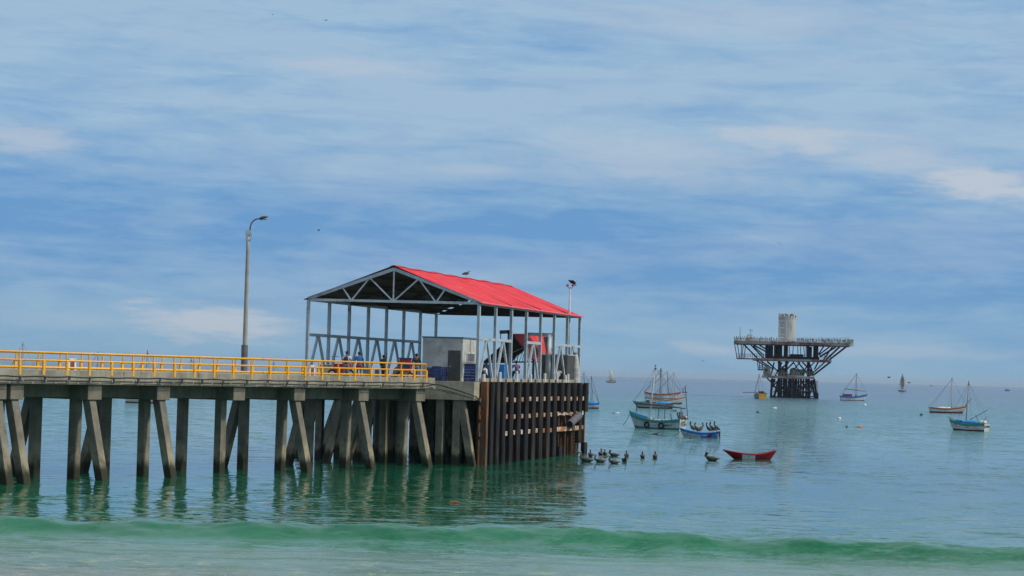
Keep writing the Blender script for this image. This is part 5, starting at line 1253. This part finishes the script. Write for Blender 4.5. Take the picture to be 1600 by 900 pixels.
# railings on decks
def rrail(cx0, cx1, cy, h, n, dd_, m=M_rg, nm='deck_railing'):
    mb = MB(); a = RG(cx0, cy, dd_); b = RG(cx1, cy, dd_); hz = h / 5.625 / 4.35
    for k in (1, .5): mb.tube(a + Vector((0, 0, hz * k)), b + Vector((0, 0, hz * k)), .07, n=5)
    for i in range(n + 1): p_ = L(a, b, i / n); mb.tube(p_, p_ + Vector((0, 0, hz)), .07, n=5)
    mb.build(nm, m, rig)
rrail(42, 1060, 296, 24, 44, D0 - 2, M_guano); rrail(62, 300, 448, 36, 12, D0); rrail(660, 890, 455, 32, 12, D0 - .3); rrail(300, 745, 604, 34, 20, D0 + .1, M_rgh); rrail(300, 660, 455, 30, 18, D0 - .3)
# tower: vertical tank with frame
tc_ = RG(502, 290, 8); tt_ = RG(507, 76, 8); rr_ = (RG(580, 200).x - RG(425, 200).x) / 2
mb = MB(); mb.lathe((tc_.x, tc_.y, tc_.z), [(rr_, 0), (rr_, 3.0), (rr_ * 1.012, 3.05), (rr_, 3.1), (rr_, 6.2), (rr_ * 1.012, 6.25), (rr_, 6.3), (rr_, tt_.z - tc_.z)], 28); mb.build('tank', M_tow, rig, smooth=False)
mb = MB()
for cy in (76, 84): 
    c = RG(507, cy, 8); N = 24
    for i in range(N): 
        a1 = 2 * math.pi * i / N; a2 = 2 * math.pi * (i + 1) / N; p_ = Vector((math.cos(a1), math.sin(a1), 0)) * rr_ * 1.02; p2_ = Vector((math.cos(a2), math.sin(a2), 0)) * rr_ * 1.02
        mb.tube(c + p_ + Vector((0, 0, .8)), c + p2_ + Vector((0, 0, .8)), .09, n=4)
        if cy == 84: mb.tube(c + p_ - Vector((0, 0, .6)), c + p_ + Vector((0, 0, 1.0)), .08, n=4)
mb.build('tank_railing', M_guano, rig)
mb = MB(); fr0 = D0 + 5
for cx in (441, 497): mb.tube(RG(cx, 115, 2.2), RG(cx, 290, 2.2), .14, n=6)
for cy in (120, 180, 185, 240, 265): mb.tube(RG(441, cy, 2.2), RG(497, cy, 2.2), .13, n=6)
mb.tube(RG(441, 120, 2.2), RG(497, 180, 2.2), .08, n=5); mb.build('ladder_frame', M_tow, rig)
rbox(150, 240, 200, 288, 2, 5, M_guano, 'deck_hut')
mb = MB(); mb.tube(RG(92, 290, 0), RG(92, 170, 0), .12, .06, n=6); mb.tube(RG(183, 240, 3), RG(183, 195, 3), .07, n=5); mb.tube(RG(165, 200, 3), RG(197, 196, 3), .07, n=5); mb.tube(RG(197, 196, 3), RG(197, 215, 3), .07, n=5); mb.build('antenna', M_rg, rig)
# struts, front and rear frames
def strut(a, b, r_, dd_=(0.5, 10, 19.5)):
    for d_ in dd_:
        mb = MB(); mb.tube(RG(*a, d_), RG(*b, d_), r_, n=8); mb.build('strut', M_rg, rig, smooth=True)
ST = [((125, 328), (250, 455)), ((185, 330), (305, 455)), ((210, 330), (325, 392)), ((258, 330), (330, 372)), ((205, 338), (298, 420)),
      ((1025, 348), (880, 460)), ((968, 348), (850, 460)), ((935, 348), (798, 432)), ((880, 346), (790, 415)), ((828, 344), (788, 405)), ((905, 348), (830, 458)),
      ((890, 480), (745, 592)), ((838, 482), (748, 565)), ((780, 482), (748, 545)),
      ((235, 468), (330, 522)), ((272, 470), (385, 545)), ((330, 474), (420, 560)), ((565, 480), (490, 560)), ((600, 480), (690, 590)), ((640, 480), (720, 560)), ((520, 480), (430, 560)), ((700, 480), (640, 590))]
for i, (a, b) in enumerate(ST): strut(a, b, .30 if i in (5, 6, 7, 11) else .22, (0.5, 19.5) if i < 11 else (1.0, 16))
# main columns from water to top deck
for cx, top, foot in ((440, 335, 430), (500, 335, 495), (690, 335, 700), (330, 335, 330), (770, 335, 770)):
    if cx in (330, 770):
        for d_ in (1, 10, 19): mb = MB(); mb.tube(RG(cx, 335, d_), RG(cx, 455, d_), .45, n=10); mb.build('column', M_rg, rig, smooth=True)
    else:
        for d_ in (1, 15): mb = MB(); a = RG(cx, 335, d_); b = RG(foot, 805, d_); mb.tube(a, Vector((b.x, b.y, -2)), .48, n=10); mb.build('column', M_rg, rig, smooth=True)
for cy in (655, 700, 745, 788):
    for d_ in (2.5, 12): mb = MB(); mb.tube(RG(385, cy, d_), RG(748, cy, d_), .2, n=6); mb.build('brace', M_rg, rig)
for cx in range(450, 700, 22):
    for d_ in (3, 12): mb = MB(); a = RG(cx + random.uniform(-9, 9), 620, d_); b = RG(cx + random.uniform(-9, 9), 805, d_); mb.tube(a, Vector((b.x, b.y, -2)), .31, n=8); mb.build('conductor', M_rg, rig)
for a, b in (((372, 625), (360, 812)), ((430, 628), (385, 812)), ((745, 630), (772, 812)), ((720, 640), (755, 812)), ((395, 628), (365, 720))):
    for d_ in (0, 16): mb = MB(); A = RG(*a, d_); B = RG(*b, d_); mb.tube(A, B + (B - A) * .06, .34, n=8); mb.build('leg', M_rg, rig, smooth=True)
for a, b in (((325, 620), (372, 668)), ((372, 790), (430, 720)), ((375, 700), (430, 640)), ((580, 640), (690, 790)), ((440, 790), (560, 640)), ((560, 790), (690, 650)), ((440, 650), (560, 780)), ((700, 790), (745, 650)), ((620, 640), (700, 740)),
             ((365, 795), (770, 805)), ((370, 700), (760, 712)), ((430, 740), (700, 746)), ((705, 650), (765, 790))):
    for d_ in (.4, 15.5): mb = MB(); mb.tube(RG(*a, d_), RG(*b, d_), .20, n=6); mb.build('brace', M_rg, rig)
# machinery rooms between top and middle deck
rbox(312, 336, 378, 452, 2, 20, M_rg, 'machine_room'); rbox(388, 336, 460, 452, 6, 18, M_rg, 'machine_room'); rbox(475, 336, 512, 452, 4, 16, M_rg, 'machine_room'); rbox(738, 340, 774, 455, 4, 16, M_rg, 'machine_room')
rbox(530, 412, 650, 455, 3, 10, M_rg, 'machinery'); rbox(690, 345, 725, 455, 8, 14, M_rg, 'machine_room'); rbox(320, 432, 790, 455, 5, 17, M_rg, 'machinery')
for (a, b) in (((330, 482), (470, 600)), ((420, 482), (520, 600)), ((620, 482), (520, 600)), ((745, 482), (640, 600)), ((700, 482), (740, 600)), ((390, 482), (360, 600)), ((560, 482), (640, 600)), ((460, 482), (400, 600)), ((350, 640), (470, 800)), ((500, 640), (420, 800)), ((650, 640), (560, 800)), ((740, 640), (660, 800))):
    for d_ in (3, 14): mb = MB(); mb.tube(RG(*a, d_), RG(*b, d_), .22, n=6); mb.build('brace', M_rg, rig)
for cx in (525, 560, 600, 625, 650, 672): mb = MB(); mb.tube(RG(cx, 335, 1), RG(cx + random.choice((0, 12, -8)), 455, 1), .14, n=6); mb.build('pipe', M_rg, rig)
# lower deck: hut, tanks
o = rbox(296, 522, 358, 603, D0 + .3, 5, M_rgh, 'hut'); 
a = RG(311, 540, D0 + .25); b = RG(333, 565, D0 + .25); mb = MB(); mb.hexa([Vector((a.x, a.y - .1, b.z)), Vector((b.x, a.y - .1, b.z)), Vector((b.x, a.y + .1, b.z)), Vector((a.x, a.y + .1, b.z)), Vector((a.x, a.y - .1, a.z)), Vector((b.x, a.y - .1, a.z)), Vector((b.x, a.y + .1, a.z)), Vector((a.x, a.y + .1, a.z))]); mb.build('window', M_glass, o)
for cx, w_ in ((475, 1.1), (560, 1.3)):
    c = RG(cx, 603, 4); mb = MB(); mb.lathe(c, [(w_, 0), (w_, 2.2), (w_ * .7, 2.7), (.2, 2.9)], 14); mb.build('vessel', M_rgh, rig, smooth=False)
rbox(590, 545, 655, 603, 3, 7, M_rgh, 'skid_unit'); rbox(690, 560, 742, 603, 2, 7, M_rg, 'skid_unit')
# hanging blue cage on the left, gallery hangers
rbox(248, 545, 296, 555, D0 + .5, D0 + 5, mat('rig_blue', (.02, .04, .12), .7), 'cage_floor'); rrail(250, 292, 545, 35, 4, D0 + .6)
for a, b in (((245, 476), (252, 548)), ((262, 476), (262, 548)), ((285, 476), (290, 548)), ((40, 305), (66, 448)), ((68, 320), (88, 448)), ((105, 325), (100, 448)), ((120, 330), (108, 448)), ((140, 330), (128, 448))):
    mb = MB(); mb.tube(RG(*a, .2), RG(*b, .2), .15, n=6); mb.build('hanger', M_rg, rig)
# boat landing fender at right foot
for cx in (752, 764, 776): mb = MB(); mb.tube(RG(cx, 645, 1), RG(cx, 812, 1), .12, n=6); mb.build('riser', M_rgd, rig)
rbox(762, 755, 782, 808, 0, 3, M_rg, 'landing')
# birds on the rig, every one an object of its own; nothing tells them apart
gb_ = 'seabirds perched on the oil platform'
first = True; random.seed(11)
spots = []
for i in range(86):
    cx = 45 + (1035 - 45) * (i + random.uniform(-.35, .35)) / 85
    if 418 < cx < 590: continue
    spots.append((cx, 288 + (cx - 500) * .016 * 0, D0 - 1.6 + random.uniform(0, 3)))
for i in range(14): spots.append((1035 + i * 3.6, 294, D0 - 2 + random.uniform(0, 6)))
for cx, cy, d_ in spots:
    p_ = RG(cx, cy, d_); p_.z = RG(540, 296).z + (0.0 if cx < 1030 else -.3)
    o = cor if first else copy_thing(cor, p_); first = False; o.location = p_; o.rotation_euler = (0, 0, random.uniform(0, 6.28)); sc = random.uniform(1.25, 1.75); o.scale = (sc,) * 3
    side_ = 'left' if cx < 420 else 'right' if cx < 1030 else 'end'
    o['label'] = {'left': 'small black seabird on the oil platform top deck left of the tank', 'right': 'small black seabird on the oil platform top deck right of the tank', 'end': 'small black seabird packed on the white right end of the oil platform deck'}[side_]
    o['group'] = gb_ + {'left': ', left of the tank', 'right': ', right of the tank', 'end': ', right end'}[side_]
zt = RG(507, 76).z
for i in range(13):
    a1 = 2 * math.pi * i / 13 + random.uniform(-.15, .15); p_ = Vector((tt_.x + math.cos(a1) * rr_ * .98, tt_.y + math.sin(a1) * rr_ * .98, zt))
    o = copy_thing(cor, p_, random.uniform(0, 6.28)); o.scale = (1.5,) * 3; o['label'] = 'small black seabird perched on the rim of the grey tank of the oil platform'; o['group'] = 'seabirds on the tank rim'

# ================================================================== HAZE
mb = MB(); mb.box((0, 16500, 15), 36000, 36000, 72 - 30 + 12)
hz = mb.build('haze', bpy.data.materials.new('haze')); hm = hz.data.materials[0]; hm.use_nodes = True; q = NT(hm.node_tree); q.n.clear()
pv = q.new('ShaderNodeVolumePrincipled', {'Color': (.70, .82, .95, 1), 'Density': .00005, 'Anisotropy': .2})
q.l.new(pv.outputs[0], q.new('ShaderNodeOutputMaterial').inputs['Volume']); tag(hz, 'thin sea haze', 'haze', kind='stuff')
S.render.engine = 'CYCLES'
